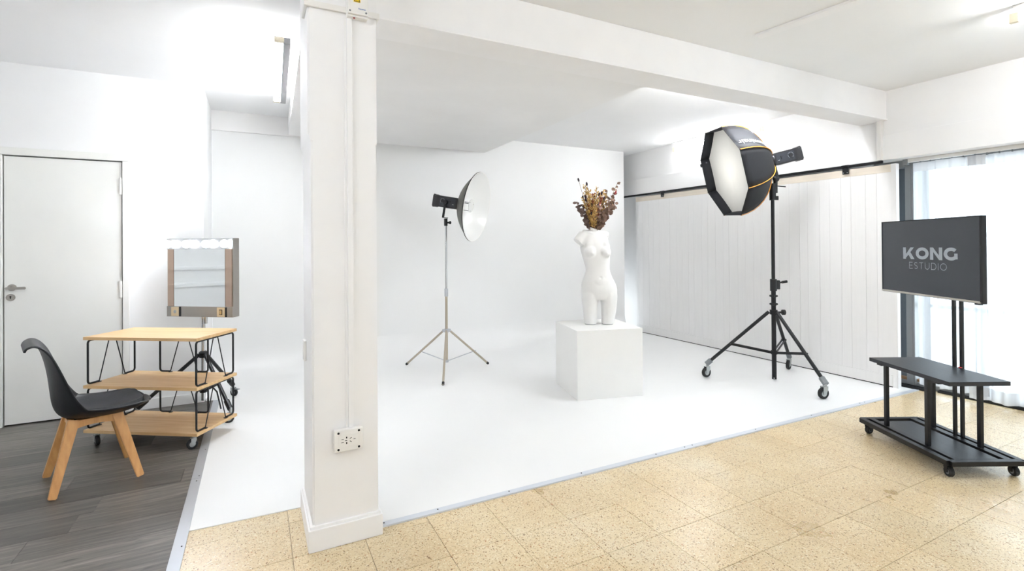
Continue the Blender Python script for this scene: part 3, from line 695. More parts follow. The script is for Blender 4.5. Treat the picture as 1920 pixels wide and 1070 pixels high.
b = B(); tube(b, [(0.02, 0.0, 0.26), (0.10, -0.06, 0.17), (0.13, -0.08, 0.03)], 0.006, 8); obj('cable', b, BLKP, ms)
mn = (-(CF * 0.988) - CR * 0.156); mn.z = 0; mn.normalize(); mw = V((-mn.y, mn.x, 0))     # outward normal, width axis
mw = V((0, 0, 1)).cross(mn).normalized()
RM = M((mw, -mn, V((0, 0, 1)))).transposed()     # local x = right seen from front, y = into the box, z up
mi = thing('makeup_mirror', 'square vanity mirror with lit bulbs and steel frame on a stand', 'mirror', (-0.412, 4.845, 0.795), rot=RM)
MW, MH, MD = 0.610, 0.648, 0.075
h2 = MW / 2
b = B(); box(b, -h2, h2, 0.006, MD, 0, MH, 0.003); obj('case', b, BRUSH, mi)
b = B(); box(b, -h2, h2, -0.004, 0.0075, 0.0, 0.085, 0.002); obj('bottom_rail', b, BRUSH, mi)
b = B(); box(b, -h2, h2, -0.004, 0.0075, MH - 0.09, MH, 0.002); obj('top_rail', b, CHROME, mi)
b = B(); box(b, -0.236, 0.236, -0.003, 0.0075, 0.085, MH - 0.09); obj('mirror_glass', b, GLASSW, mi)
for s in (-1, 1):
    b = B(); box(b, s * 0.239 if s > 0 else -0.297, 0.297 if s > 0 else -0.239, -0.0035, 0.0075, 0.087, MH - 0.09, 0.001); obj('side_panel', b, BRONZE, mi, 'bronze tinted mirror strip')
for x in (-0.225, 0.20):
    b = B(); box(b, x - 0.036, x + 0.036, -0.008, 0.0, 0.004, 0.080, 0.002); p_ = obj('socket_plate', b, mat('gold_plate', (226, 206, 170), 0.35, 0.35) if x < 0 else bpy.data.materials['gold_plate'], mi)
    if x < 0:
        b = B(); sph(b, (x, -0.008, 0.042), 0.014, (1, 0.3, 1)); obj('dial', b, WHEELC, p_)
    else:
        b = B(); box(b, x - 0.013, x + 0.013, -0.011, -0.007, 0.02, 0.064, 0.001); obj('rocker_surround', b, BLKP, p_)
        b = B(); box(b, x - 0.008, x + 0.010, -0.015, -0.010, 0.024, 0.058, 0.002); obj('rocker_switch', b, mat('gold_metal', (206, 176, 120), 0.3, 0.6), p_)
    b = B(); box(b, x + 0.036, x + 0.054, -0.0065, 0.0, 0.002, 0.082); obj('black_insert', b, BLKP, mi)
for x in (-0.262, -0.085, 0.095, 0.262):
    b = B(); cyl(b, (x, -0.004, MH - 0.047), (x, -0.02, MH - 0.047), 0.017, n=16); hl = obj('bulb_holder', b, WHITEP, mi)
    b = B(); sph(b, (x, -0.042, MH - 0.047), 0.032, n=20); obj('bulb', b, BULBM, hl, 'lit round bulb')
b = B(); box(b, -0.03, 0.03, MD, MD + 0.02, 0.1, 0.3, 0.003); obj('mount_plate', b, BLK, mi)
b = B(); cyl(b, (0.02, MD * 0.5, -0.06), (0.02, MD * 0.5, 0.01), 0.018, n=16); obj('mount_socket', b, CHROME, mi)

# ------------------------------------------------------------------ plinth, torso, bouquet
pa = math.atan2(3.467 - 3.624, 3.107 - 2.496)
pl = thing('plinth', 'white cube plinth under the plaster torso', 'plinth', (2.496, 3.624, 0.0), pa)
b = B(); box(b, 0.0, 0.625, 0.0, 0.612, 0.004, 0.612, 0.003); obj('plinth_box', b, PED, pl)
TB = V((2.895, 3.86, 0.612))
ts = thing('torso_sculpture', 'white armless female plaster torso standing on the cube plinth', 'sculpture', tuple(TB), math.radians(-27.29))
def loft(bm, secs, n=28, pw_=2.0):
    rings = []
    for cx, cy, z, hw, hd in secs:
        rg = []
        for j in range(n):
            t = 2 * PI * j / n; c_, s_ = math.cos(t), math.sin(t)
            e = 2 / pw_; rg.append(bm.verts.new((cx + hw * math.copysign(abs(c_) ** e, c_), cy + hd * math.copysign(abs(s_) ** e, s_), z)))
        rings.append(rg)
    for A, D in zip(rings, rings[1:]):
        for j in range(n): bm.faces.new((A[j], A[(j + 1) % n], D[(j + 1) % n], D[j]))
    bm.faces.new(rings[0][::-1]); bm.faces.new(rings[-1])
def smooth_secs(S, n=4): return dens(S, n)
b = B()
loft(b, smooth_secs([(0.018, 0.012, 0.232, 0.130, 0.085), (0.019, 0.01, 0.27, 0.160, 0.100), (0.019, 0.005, 0.32, 0.171, 0.108), (0.012, 0.0, 0.38, 0.163, 0.104), (0.006, -0.004, 0.44, 0.138, 0.094), (0.004, -0.004, 0.50, 0.117, 0.084), (0.002, -0.002, 0.55, 0.116, 0.082), (-0.006, 0.002, 0.62, 0.128, 0.088), (-0.015, 0.006, 0.70, 0.140, 0.092), (-0.024, 0.012, 0.77, 0.139, 0.086), (-0.028, 0.018, 0.83, 0.128, 0.070), (-0.028, 0.022, 0.868, 0.098, 0.052), (-0.026, 0.022, 0.89, 0.05, 0.042)]), 28, 2.15)
loft(b, smooth_secs([(-0.068, -0.005, 0.0, 0.058, 0.060), (-0.070, -0.004, 0.10, 0.066, 0.068), (-0.070, 0.0, 0.20, 0.075, 0.080), (-0.066, 0.006, 0.29, 0.082, 0.094), (-0.055, 0.006, 0.36, 0.070, 0.08)]), 24)
loft(b, smooth_secs([(0.094, 0.000, 0.0, 0.058, 0.060), (0.104, 0.0, 0.10, 0.068, 0.070), (0.110, 0.004, 0.20, 0.075, 0.082), (0.108, 0.008, 0.29, 0.081, 0.096), (0.09, 0.006, 0.36, 0.070, 0.08)]), 24)
loft(b, smooth_secs([(-0.028, 0.022, 0.84, 0.062, 0.050), (-0.028, 0.020, 0.885, 0.050, 0.047), (-0.026, 0.014, 0.915, 0.047, 0.046), (-0.026, 0.008, 0.945, 0.050, 0.048)]), 20)
def rodloft(p, q, r0, r1, n=18):
    tube(b, [V(p).lerp(V(q), k / 6) for k in range(7)], [r0 + (r1 - r0) * k / 6 for k in range(7)], n)
rodloft((-0.125, 0.015, 0.850), (-0.192, -0.012, 0.778), 0.053, 0.047)
rodloft((-0.02, 0.02, 0.845), (-0.135, 0.014, 0.850), 0.045, 0.052)
rodloft((-0.02, 0.02, 0.848), (0.075, 0.03, 0.846), 0.042, 0.046)
rodloft((0.070, 0.028, 0.846), (0.112, 0.022, 0.825), 0.047, 0.045)
for p in ((-0.075, -0.064, 0.690), (0.066, -0.056, 0.683)):
    sph(b, p, 0.058, (1.0, 0.86, 0.95), 20); sph(b, V(p) + V((0.008, -0.026, -0.010)), 0.032, (1, 0.9, 0.95), 16); sph(b, V(p) + V((0.002, 0.014, 0.050)), 0.052, (0.95, 0.6, 1.2), 16)
    sph(b, V(p) + V((0.013, -0.052, -0.012)), 0.008, (1, 1, 1), 10)
for x in (-0.055, 0.085): sph(b, (x, 0.075, 0.315), 0.085, (0.95, 0.8, 1.0), 18)
sph(b, (0.012, -0.066, 0.405), 0.068, (1.2, 0.62, 1.0), 18)
tube(b, [(-0.035, -0.026, 0.858), (-0.075, -0.032, 0.870), (-0.13, -0.014, 0.880)], [0.011, 0.010, 0.010], 10)
tube(b, [(-0.015, -0.026, 0.856), (0.03, -0.026, 0.866), (0.085, -0.006, 0.872)], [0.011, 0.010, 0.010], 10)
bmesh.ops.recalc_face_normals(b, faces=b.faces[:])
me = bpy.data.meshes.new('torso'); b.to_mesh(me); b.free()
tmp = bpy.data.objects.new('torso', me); C.objects.link(tmp)
md = tmp.modifiers.new('r', 'REMESH'); md.mode = 'VOXEL'; md.voxel_size = 0.0062
md = tmp.modifiers.new('s', 'SMOOTH'); md.factor = 0.5; md.iterations = 16
dg = bpy.context.evaluated_depsgraph_get(); m2 = bpy.data.meshes.new_from_object(tmp.evaluated_get(dg)); bpy.data.objects.remove(tmp)
bm = bmesh.new(); bm.from_mesh(m2)
# flat saw cuts: feet, neck, arm stumps; then a shallow navel
def cut(co, no, rad):
    for v in bm.verts:
        d = (v.co - co).dot(no)
        if d > 0 and (v.co - co).length < rad: v.co -= no * d
for v in bm.verts: v.co.z = max(v.co.z, 0.006)
cut(V((-0.026, 0.01, 0.912)), V((0.30, -0.12, 0.95)).normalized(), 0.066)
cut(V((-0.186, -0.01, 0.784)), V((-0.62, -0.25, -0.75)).normalized(), 0.072)
cut(V((0.112, 0.022, 0.830)), V((0.98, -0.05, -0.05)).normalized(), 0.066)
nv = V((0.018, -0.105, 0.447))
for v in bm.verts:
    d = (v.co - nv).length
    if d < 0.02: v.co += V((0, 1, 0)) * 0.008 * (1 - d / 0.02)
m3 = bpy.data.meshes.new('torso_body'); bm.to_mesh(m3); bm.free()
for p in m3.polygons: p.use_smooth = True
m3.set_sharp_from_angle(angle=math.radians(50))
link('torso_body', m3, PLAST, ts)
for x in (-0.068, 0.094):
    b = B(); cyl(b, (x, 0, 0.0), (x, 0, 0.008), 0.052, n=24); obj('base_pad', b, GREYP, ts, 'grey pad under the cut thigh')
# dried bouquet
bq = thing('dried_bouquet', 'bouquet of dried brown and golden flowers in the neck of the torso', 'bouquet', tuple(TB + M.Rotation(math.radians(-27.29), 3, 'Z') @ V((-0.026, 0.012, 0.80))), math.radians(-27.29))
STEM = mat('dry_stem', (128, 100, 66), 0.8); EUC = mat('dry_eucalyptus', (146, 120, 106), 0.75, var=0.25, scale=30); EUC2 = mat('dark_eucalyptus', (116, 96, 90), 0.75, var=0.25, scale=30)
GOLD = mat('golden_grass', (214, 178, 112), 0.8, var=0.2, scale=60); RUST = mat('rust_flower', (168, 98, 78), 0.8, var=0.25, scale=50); BUN = mat('dark_purple_tail', (60, 46, 54), 0.9, var=0.2, scale=80); PINK = mat('crimson_tail', (164, 66, 70), 0.9)
rb = random.Random(11)
def path(tip, sag=0.0, n=7):
    tip = V(tip); base = V((rb.uniform(-0.012, 0.012), rb.uniform(-0.012, 0.012), 0.03)); neck = V((tip.x * 0.12 + rb.uniform(-0.014, 0.014), tip.y * 0.12, 0.118)); out = []
    for k in range(n):
        t = k / (n - 1); out.append(base.lerp(neck, t).lerp(neck.lerp(tip, t), t))
    return out
def at_(P, t):
    f = t * (len(P) - 1); k = min(int(f), len(P) - 2); return P[k].lerp(P[k + 1], f - k), (P[k + 1] - P[k]).normalized()
def leafb(bm, c, d, up, L, W):
    d = d.normalized(); s = d.cross(up)
    if s.length < 1e-3: s = d.orthogonal()
    s.normalize(); n = s.cross(d); pts = []
    mid = [bm.verts.new(c + d * L * t - n * 0.06 * L * math.sin(PI * t)) for t in (0, 0.3, 0.6, 1)]
    for sg in (-1, 1):
        e = [bm.verts.new(c + d * L * t + s * sg * W * w_ + n * 0.1 * L) for t, w_ in ((0.14, 0.32), (0.38, 0.5), (0.65, 0.47), (0.88, 0.27))]
        bm.faces.new((mid[0], mid[1], e[1], e[0])); bm.faces.new((mid[1], mid[2], e[2], e[1])); bm.faces.new((mid[2], mid[3], e[3], e[2]))
def stem(tip, kind, m=None, dens_=1.0):
    P = path(tip); b = B(); tube(b, P, 0.0017, 5)
    o = obj({'euc': 'eucalyptus_stem', 'gold': 'grass_stem', 'bun': 'bunny_tail_stem', 'rust': 'flower_stem'}[kind], b, STEM, bq)
    b = B()
    if kind == 'euc':
        for k in range(17):
            t = 0.36 + 0.64 * k / 16; c, d = at_(P, t)
            for q in range(2):
                a = rb.uniform(0, 2 * PI); side = (d.orthogonal() * math.cos(a) + d.cross(d.orthogonal()) * math.sin(a))
                leafb(b, c, d * 0.55 + side * 0.8, V((rb.uniform(-1, 1), -1, rb.uniform(-.5, .5))), rb.uniform(0.036, 0.056) * (1.1 - 0.35 * t), rb.uniform(0.030, 0.042) * (1.15 - 0.4 * t))
        g = obj('leaves', b, m or EUC, o, None, 180)
    elif kind == 'gold':
        for k in range(85):
            t = 0.40 + 0.6 * k / 84; c, d = at_(P, t); a = rb.uniform(0, 2 * PI); side = d.orthogonal() * math.cos(a) + d.cross(d.orthogonal()) * math.sin(a)
            q = c + side * rb.uniform(0.003, 0.016) * (1.1 - 0.6 * t)
            leafb(b, q, d + side * 0.7, V((rb.uniform(-1, 1), rb.uniform(-1, 1), rb.uniform(-1, 1))), rb.uniform(0.018, 0.030), 0.013)
        g = obj('spikelets', b, m or GOLD, o, None, 180)
    elif kind == 'rust':
        for k in range(40):
            t = 0.72 + 0.28 * rb.random(); c, d = at_(P, t); a = rb.uniform(0, 2 * PI); side = d.orthogonal() * math.cos(a) + d.cross(d.orthogonal()) * math.sin(a)
            leafb(b, c, d + side * 0.9, V((rb.uniform(-1, 1), -1, 0)), rb.uniform(0.02, 0.03), 0.012)
        g = obj('petals', b, m or RUST, o, None, 180)
    else:
        c, d = P[-1], (P[-1] - P[-2]).normalized()
        sph(b, c, 0.011, (0.85, 0.85, 1.75), 10, d.to_track_quat('Z', 'Y').to_matrix().to_4x4()); g = obj('tail', b, m or BUN, o)
    if kind != 'bun': g['kind'] = 'stuff'
ZB = -0.80
for tip in ((0.225, 0.0, 0.535), (0.19, 0.03, 0.40), (0.16, -0.05, 0.36), (0.12, -0.03, 0.27), (0.20, 0.0, 0.31), (0.09, -0.06, 0.22), (0.14, 0.05, 0.46)): stem(tip, 'euc', EUC)
for tip in ((-0.165, -0.01, 0.355), (-0.135, -0.03, 0.285), (-0.11, 0.03, 0.33), (0.04, -0.07, 0.31), (0.205, 0.02, 0.355)): stem(tip, 'euc', EUC2 if tip[0] < 0 else EUC)
for tip in ((-0.085, -0.01, 0.52), (-0.06, -0.04, 0.46), (-0.09, 0.02, 0.44), (0.03, 0.0, 0.50), (0.055, -0.02, 0.44), (0.015, -0.075, 0.38), (-0.02, -0.06, 0.42), (0.13, 0.03, 0.43), (0.10, 0.02, 0.47), (-0.045, 0.03, 0.50), (0.00, -0.08, 0.30), (-0.10, -0.03, 0.40), (-0.055, -0.06, 0.38), (0.17, 0.0, 0.36)): stem(tip, 'gold')
for tip in ((-0.02, -0.05, 0.38), (0.04, -0.065, 0.33), (-0.045, -0.04, 0.34), (0.0, 0.0, 0.44), (0.06, -0.04, 0.40)): stem(tip, 'rust')
for tip in ((-0.145, -0.01, 0.575), (-0.068, -0.02, 0.535), (-0.105, -0.01, 0.405), (-0.085, -0.04, 0.41), (-0.082, -0.05, 0.38), (0.05, -0.02, 0.435), (0.072, -0.03, 0.445), (0.10, 0.0, 0.40), (-0.03, -0.06, 0.33), (0.03, -0.06, 0.335), (-0.03, -0.05, 0.25), (0.0, -0.03, 0.40)): stem(tip, 'bun')
stem((0.205, -0.02, 0.45), 'bun', PINK)

# ------------------------------------------------------------------ strobe head (local: +x = light direction, z up)
def strobe(parent_name, label, pos, xdir, group=None, body_len=0.27, bracket=0.2, flip=1):
    x = V(xdir).normalized(); y = V((0, 0, 1)).cross(x).normalized(); z = x.cross(y)
    R = M((x, y, z)).transposed()
    t = thing(parent_name, label, 'studio flash', pos, rot=R)
    b = B(); box(b, -body_len * 0.82, 0.0, -0.058, 0.058, -0.062, 0.062, 0.012); obj('body', b, BLKP, t)
    b = B()
    s = [(-body_len * 0.78, 0.062), (-body_len * 0.86, 0.060), (-body_len * 0.95, 0.062), (-body_len * 1.02, 0.071), (-body_len * 1.06, 0.069)]
    vs = []
    for xx, h in s: vs.append([b.verts.new((xx, sy * h * 0.92, sz * h)) for sy, sz in ((-1, -1), (1, -1), (1, 1), (-1, 1))])
    for A, D in zip(vs, vs[1:]):
        for k in range(4): b.faces.new((A[k], A[(k + 1) % 4], D[(k + 1) % 4], D[k]))
    b.faces.new(vs[0][::-1]); b.faces.new(vs[-1])
    bmesh.ops.bevel(b, geom=[e for e in b.edges if abs((e.verts[0].co - e.verts[1].co).x) > 0.004], offset=0.01, segments=2, affect='EDGES')
    obj('rear_cap', b, BLKP, t)
    b = B(); cyl(b, (-0.004, 0, 0), (0.03, 0, 0), 0.066, n=28); obj('mount_ring', b, BLK, t)
    for sy in (-1, 1):
        b = B(); box(b, -body_len * 0.76, -0.02, sy * 0.0575, sy * 0.0605, -0.045, 0.045, 0.001); pn = obj('control_panel', b, PANELG, t)
        b = B(); cyl(b, (-body_len * 0.62, sy * 0.060, 0.006), (-body_len * 0.62, sy * 0.070, 0.006), 0.019, n=20); obj('dial', b, BLKP, pn)
        b = B()
        for k in range(11):
            a = PI * (1.25 - 1.5 * k / 10); box(b, -0.0014, 0.0014, sy * 0.0606, sy * 0.0612, 0.024, 0.030, 0, M.Translation((-body_len * 0.62, 0, 0.006)) @ M.Rotation(a - PI / 2, 4, 'Y'))
        box(b, -0.05, -0.035, sy * 0.0606, sy * 0.0612, -0.02, -0.016); box(b, -0.075, -0.068, sy * 0.0606, sy * 0.0612, 0.0, 0.004)
        obj('dial_marks', b, TEXTG, pn)
        b = B(); prism(b, [(-0.088, 0.018), (-0.065, 0.018), (-0.07, -0.016)], sy * 0.0605 - 0.002, sy * 0.0605 + 0.004, M.Rotation(PI / 2, 4, 'X') @ M.Diagonal((1, 1, -1, 1))); obj('lever_switch', b, BLKP, pn)
    b = B(); box(b, -body_len * 0.52, -body_len * 0.27, -0.03, 0.03, -0.066, -0.06, 0.001); obj('nameplate', b, TEXTG, t)
    return t, R

# beauty dish light
bp_ = V((1.85, 5.18, 0))
bs = thing('light_stand', 'slim chrome tripod stand carrying the round beauty dish', 'light stand', tuple(bp_))
b = B(); cyl(b, (0, 0, 0.10), (0, 0, 0.86), 0.0145, n=18); obj('pole', b, NICKEL, bs)
b = B(); cyl(b, (0, 0, 0.86), (0, 0, 1.60), 0.0115, n=18); obj('pole', b, CHROME, bs)
b = B(); cyl(b, (0, 0, 0.815), (0, 0, 0.90), 0.020, n=18); obj('collar', b, ALU, bs)
b = B(); cyl(b, (0, 0, 0.425), (0, 0, 0.462), 0.026, n=18); box(b, -0.045, 0.045, -0.014, 0.014, 0.43, 0.458, 0.004); obj('hub', b, ALU, bs)
b = B(); cyl(b, (0, 0, 0.098), (0, 0, 0.125), 0.021, n=18); obj('brace_collar', b, ALU, bs)
for f in (V((1.525, 5.66, 0)), V((2.38, 5.23, 0)), V((1.617, 4.640, 0))):
    f = f - bp_; d = f.normalized(); e = d * (f.length - 0.01) + V((0, 0, 0.012))
    b = B(); tube(b, [d * 0.034 + V((0, 0, 0.443)), e], 0.0115, 10); lg = obj('leg', b, NICKEL, bs)
    b = B(); tube(b, [e - (e - V((0, 0, 0.443))).normalized() * 0.03, e], 0.0135, 10); obj('foot', b, RUB, lg)
    b = B(); bar(b, d * 0.018 + V((0, 0, 0.112)), d * 0.36 + V((0, 0, 0.182)), 0.012, 0.005); obj('brace', b, ALU, bs)
b = B(); cyl(b, (0, 0, 1.585), (0, 0, 1.665), 0.019, n=14); cyl(b, (0, 0, 1.62), (0.035, -0.018, 1.62), 0.010, n=10); sph(b, (0.042, -0.021, 1.62), 0.014, (1, 1, 1.3), 10); obj('tilt_clamp', b, BLKP, bs)
dn = V((0.705, -0.687, -0.173)).normalized(); dc = V((2.114, 4.925, 1.781))
lamp_p = dc - dn * 0.215
st1, R1 = strobe('studio_flash', 'black studio flash head holding the round beauty dish', tuple(lamp_p), dn)
RI = R1.inverted()
pv = RI @ (V((1.85, 5.18, 1.66)) - lamp_p)
b = B(); bar(b, (pv.x, -0.078, 0.02), (pv.x, -0.078, pv.z + 0.012), 0.026, 0.008, up=(0, 1, 0), bev=0.002); bar(b, (pv.x, -0.082, pv.z + 0.014), (pv.x, 0.03, pv.z + 0.014), 0.026, 0.008, up=(0, 0, 1), bev=0.002)
obj('tilt_bracket', b, BLK, st1)
for s in (-1,):
    b = B(); cyl(b, (pv.x, s * 0.060, -0.005), (pv.x, s * 0.092, -0.005), 0.024, n=16); obj('bracket_knob', b, BLK, st1)
x, y = dn, V((0, 0, 1)).cross(dn).normalized(); RD = M((x, y, x.cross(y))).transposed()
bd = thing('beauty_dish', 'large round beauty dish reflector, white inside and dark outside', 'reflector', tuple(dc), rot=RD)
TOX = M.Rotation(PI / 2, 4, 'Y')      # lathe axis z -> local +x
RR = 0.372; DD = 0.185
inn = [(0.055, -DD + 0.006)] + [(0.055 + (RR - 0.058) * (k / 14) , -DD + 0.006 + (DD - 0.006) * (k / 14) ** 1.9) for k in range(1, 15)]
outp = [(RR, 0.0)] + [(0.058 + (RR - 0.058) * (k / 14), -DD + DD * (k / 14) ** 1.9 - 0.003) for k in range(13, -1, -1)]
b = B(); lathe(b, inn, TOX, 72); obj('inner_bowl', b, DISHIN, bd, 'glossy white inside', 60)
b = B(); lathe(b, outp, TOX, 72); obj('outer_bowl', b, DISHOUT, bd, 'dark grey outside', 60)
b = B(); tube(b, [(0.0, RR * math.cos(2 * PI * k / 64), RR * math.sin(2 * PI * k / 64)) for k in range(64)], 0.003, 6, closed=True); obj('rim', b, WHITEP, bd)
b = B(); tube(b, [(-0.008, (RR - 0.001) * math.cos(2 * PI * k / 64), (RR - 0.001) * math.sin(2 * PI * k / 64)) for k in range(64)], 0.0045, 6, closed=True); obj('rim_band', b, BLK, bd)
b = B(); cyl(b, (-0.215, 0, 0), (-DD + 0.004, 0, 0), 0.064, n=28); obj('adapter_ring', b, mat('zinc_ring', (190, 188, 180), 0.4, 0.7), bd)
b = B(); cyl(b, (-0.075, 0, 0), (-0.071, 0, 0), 0.072, n=36); obj('deflector_plate', b, CLEAR, bd, 'clear round deflector')
for k in range(3):
    b = B(); a = 2 * PI * k / 3 + 0.4; cyl(b, (-DD, 0.055 * math.cos(a), 0.055 * math.sin(a)), (-0.068, 0.055 * math.cos(a), 0.055 * math.sin(a)), 0.003, n=8); obj('deflector_rod', b, BLK, bd)

# ------------------------------------------------------------------ octagonal softbox on a wheeled stand
op = V((4.59, 3.232, 0))
os_ = thing('light_stand', 'heavy black wheeled stand carrying the octagonal softbox', 'light stand', tuple(op))
b = B(); cyl(b, (0, 0, 0.018), (0, 0, 0.92), 0.0215, n=20); pb = obj('pole', b, BLK, os_)
b = B(); cyl(b, (-0.02, -0.012, 0.03), (-0.0225, -0.0135, 0.03), 0.006, n=8); obj('rivet', b, WHEELC, pb)
b = B(); cyl(b, (0, 0, 0.92), (0, 0, 1.86), 0.0165, n=20); obj('pole', b, BLK, os_)
b = B(); cyl(b, (0, 0, 0.895), (0, 0, 1.012), 0.031, n=20); box(b, 0.0, 0.06, -0.02, 0.02, 0.91, 1.0, 0.008, M.Rotation(-0.48, 4, 'Z')); cl = obj('clamp', b, BLKP, os_)
b = B(); kx = V((math.cos(-0.48), math.sin(-0.48), 0)); cyl(b, kx * 0.055 + V((0, 0, 0.975)), kx * 0.13 + V((0, 0, 0.985)), 0.008, n=10); cyl(b, kx * 0.085 + V((0, 0, 0.98)), kx * 0.135 + V((0, 0, 0.987)), 0.013, n=10); obj('clamp_lever', b, BLKP, cl)
for z in (0.843, 0.762):
    b = B(); cyl(b, (0, 0, z - 0.012), (0, 0, z + 0.012), 0.026, n=18)
    for k in range(3):
        a = -0.48 + 2 * PI * k / 3; sph(b, (0.032 * math.cos(a), 0.032 * math.sin(a), z), 0.011, n=8)
    obj('ring', b, BLK, os_)
b = B(); cyl(b, (0, 0, 0.66), (0, 0, 0.705), 0.036, n=18); obj('hub', b, BLK, os_)
b = B(); cyl(b, kx * 0.03 + V((0, 0, 0.68)), kx * 0.085 + V((0, 0, 0.68)), 0.010, n=10); cyl(b, kx * 0.085 + V((0, 0, 0.68)), kx * 0.11 + V((0, 0, 0.68)), 0.027, n=12); obj('knob', b, BLKP, os_)
b = B(); cyl(b, (0, 0, 0.265), (0, 0, 0.30), 0.030, n=18); obj('brace_collar', b, BLK, os_)
for f, ry in ((V((4.116, 3.639, 0)), 1.0), (V((5.140, 3.444, 0)), 2.2), (V((4.429, 2.639, 0)), 0.6)):
    f = f - op; d = f.normalized(); L = f.length; s = d.cross(V((0, 0, 1)))
    p0, p1 = d * 0.045 + V((0, 0, 0.685)), d * (L - 0.02) + V((0, 0, 0.165))
    b = B(); tube(b, [p0, p1], 0.0165, 12); lg = obj('leg', b, BLK, os_)
    b = B(); u = (p1 - p0).normalized(); tube(b, [p1 - u * 0.02, p1 + u * 0.045], 0.026, 10); obj('leg_socket', b, GREYP, lg)
    m_ = p0.lerp(p1, 0.64)
    b = B()
    for sg in (-1, 1): bar(b, d * 0.028 + V((0, 0, 0.282)) + s * 0.014 * sg, m_ + s * 0.014 * sg, 0.006, 0.022)
    cyl(b, m_ - s * 0.024, m_ + s * 0.024, 0.009, n=10); obj('brace', b, BLK, os_)
    caster(os_, (d.x * L, d.y * L, 0.004), 0.050, 0.030, top=0.16, rz=math.atan2(-0.46, 0.89) + ry * 0.35, hubm=WHEELC)
on = V((0.87259583, -0.42512175, 0.24051613))      # towards the back of the softbox
az, el = 5.82983646, 12.80926817
oa = V((0, 0, 1)).cross(on).normalized(); ob_ = on.cross(oa)
OC = V((4.134, 3.446, 2.072)); OR = 0.467; ODEP = 0.46
sgn = 1 if math.cos(el) > 0 else -1
spn = -2.69056926
ROT = M((on, oa * sgn, ob_ * sgn)).transposed()
cos8 = [(spn + k * PI / 4) for k in range(8)]
b = B(); box(b, -0.055, 0.055, -0.02, 0.02, -0.01, 0.16, 0.006, M.Translation((-0.022, 0.012, 1.79))); cyl(b, (0, 0, 1.80), (0, 0, 1.97), 0.028, n=18); hl = obj('lamp_holder', b, BLK, os_)
hl.data.clear_geometry(); bm = B(); cyl(bm, (0, 0, 1.80), (0, 0, 1.965), 0.030, n=18); box(bm, 0.02, 0.055, -0.012, 0.012, 1.80, 1.84, 0.003, M.Rotation(-0.48, 4, 'Z')); box(bm, 0.02, 0.045, -0.014, 0.014, 1.87, 1.97, 0.003, M.Rotation(-0.48, 4, 'Z')); bmesh.ops.recalc_face_normals(bm, faces=bm.faces[:]); bm.to_mesh(hl.data); bm.free()
b = B(); cyl(b, kx * 0.03 + V((0, 0, 1.955)), kx * 0.03 + V((0, 0, 2.03)), 0.020, n=14); sph(b, kx * 0.035 + V((0, 0, 2.015)), 0.036, (1.1, 0.8, 1), 12); cyl(b, kx * 0.05 + V((0, 0, 1.94)), kx * 0.13 + V((0, 0, 1.932)), 0.005, n=8); obj('tilt_head', b, BLKP, os_)
sb = thing('octagonal_softbox', 'black octagonal softbox with orange piping and a white diffuser', 'softbox', tuple(OC), rot=ROT)
def orr(t): return 0.095 + (OR - 0.095) * (1 - t ** 2.1) ** 0.72
def opt(k, t, off=0.0):
    a = spn + k * PI / 4; r = orr(t) + off; return V((t * ODEP, r * math.cos(a), r * math.sin(a)))
ts_ = [0, 0.15, 0.3, 0.45, 0.58, 0.7, 0.8, 0.88, 0.94, 0.98, 1.0]
for k in range(8):
    b = B(); rows = []
    for t in ts_:
        p, q = opt(k, t), opt(k + 1, t); m_ = (p + q) / 2; row = []
        for j in range(7):
            s = j / 6; v = p.lerp(q, s); inward = V((0, -m_.y, -m_.z)).normalized() * 0.012 * math.sin(PI * s) * math.sin(PI * min(1, t * 0.9 + 0.05)); row.append(v + inward)
        rows.append(row)
    grid(b, rows); o = obj('fabric_panel', b, FAB, sb, None, 60)
    md = o.modifiers.new('t', 'SOLIDIFY'); md.thickness = 0.003; md.offset = -1
    b = B(); tube(b, [opt(k, t, 0.005) for t in ts_], 0.0038, 6); obj('piping', b, ORANGE, sb, 'orange piping along the rib')
    b = B(); p, q = opt(k, 0), opt(k + 1, 0); lip = V((0.003, 0, 0))
    tube(b, [p, q], 0.004, 6); obj('rim_edge', b, BLK, sb)
    b = B(); c0 = opt(k, 0); sph(b, c0, 0.0065, n=10); obj('corner_cap', b, BLK, sb)
b = B(); NR = 8
tdf = 0.19
rings = []
for i in range(NR + 1):
    f = i / NR; rg = []
    for k in range(32):
        a0 = k / 4; kk = int(a0); s = a0 - kk; p = opt(kk, tdf).lerp(opt(kk + 1, tdf), s)
        rad = (f * (0.99 - 0.012 * math.sin(PI * s))); rg.append(V((p.x - 0.012 * (1 - f * f), p.y * rad, p.z * rad)))
    rings.append(rg)
cv = b.verts.new(rings[0][0]); vr = [[b.verts.new(p) for p in rg] for rg in rings[1:]]
for j in range(32): b.faces.new((cv, vr[0][j], vr[0][(j + 1) % 32]))
for A, D in zip(vr, vr[1:]):
    for j in range(32): b.faces.new((A[j], A[(j + 1) % 32], D[(j + 1) % 32], D[j]))
obj('diffuser', b, DIFF, sb, 'recessed white diffuser', 180)
b = B(); cyl(b, (ODEP - 0.012, 0, 0), (ODEP + 0.015, 0, 0), 0.105, n=32); obj('speed_ring', b, BLK, sb)
b = B(); box(b, -0.012, 0.018, -0.012, 0.012, -0.018, 0.018, 0.003, M.Translation(opt(4, 0.0).lerp(opt(3, 0), 0.17) * 1.02)); obj('rib_clip', b, BLK, sb)
me = text_mesh('luminair', 1.0, 0.0, 0.004)
xs_ = [v.co.x for v in me.vertices]; wx = max(xs_) - min(xs_)
TK = 0
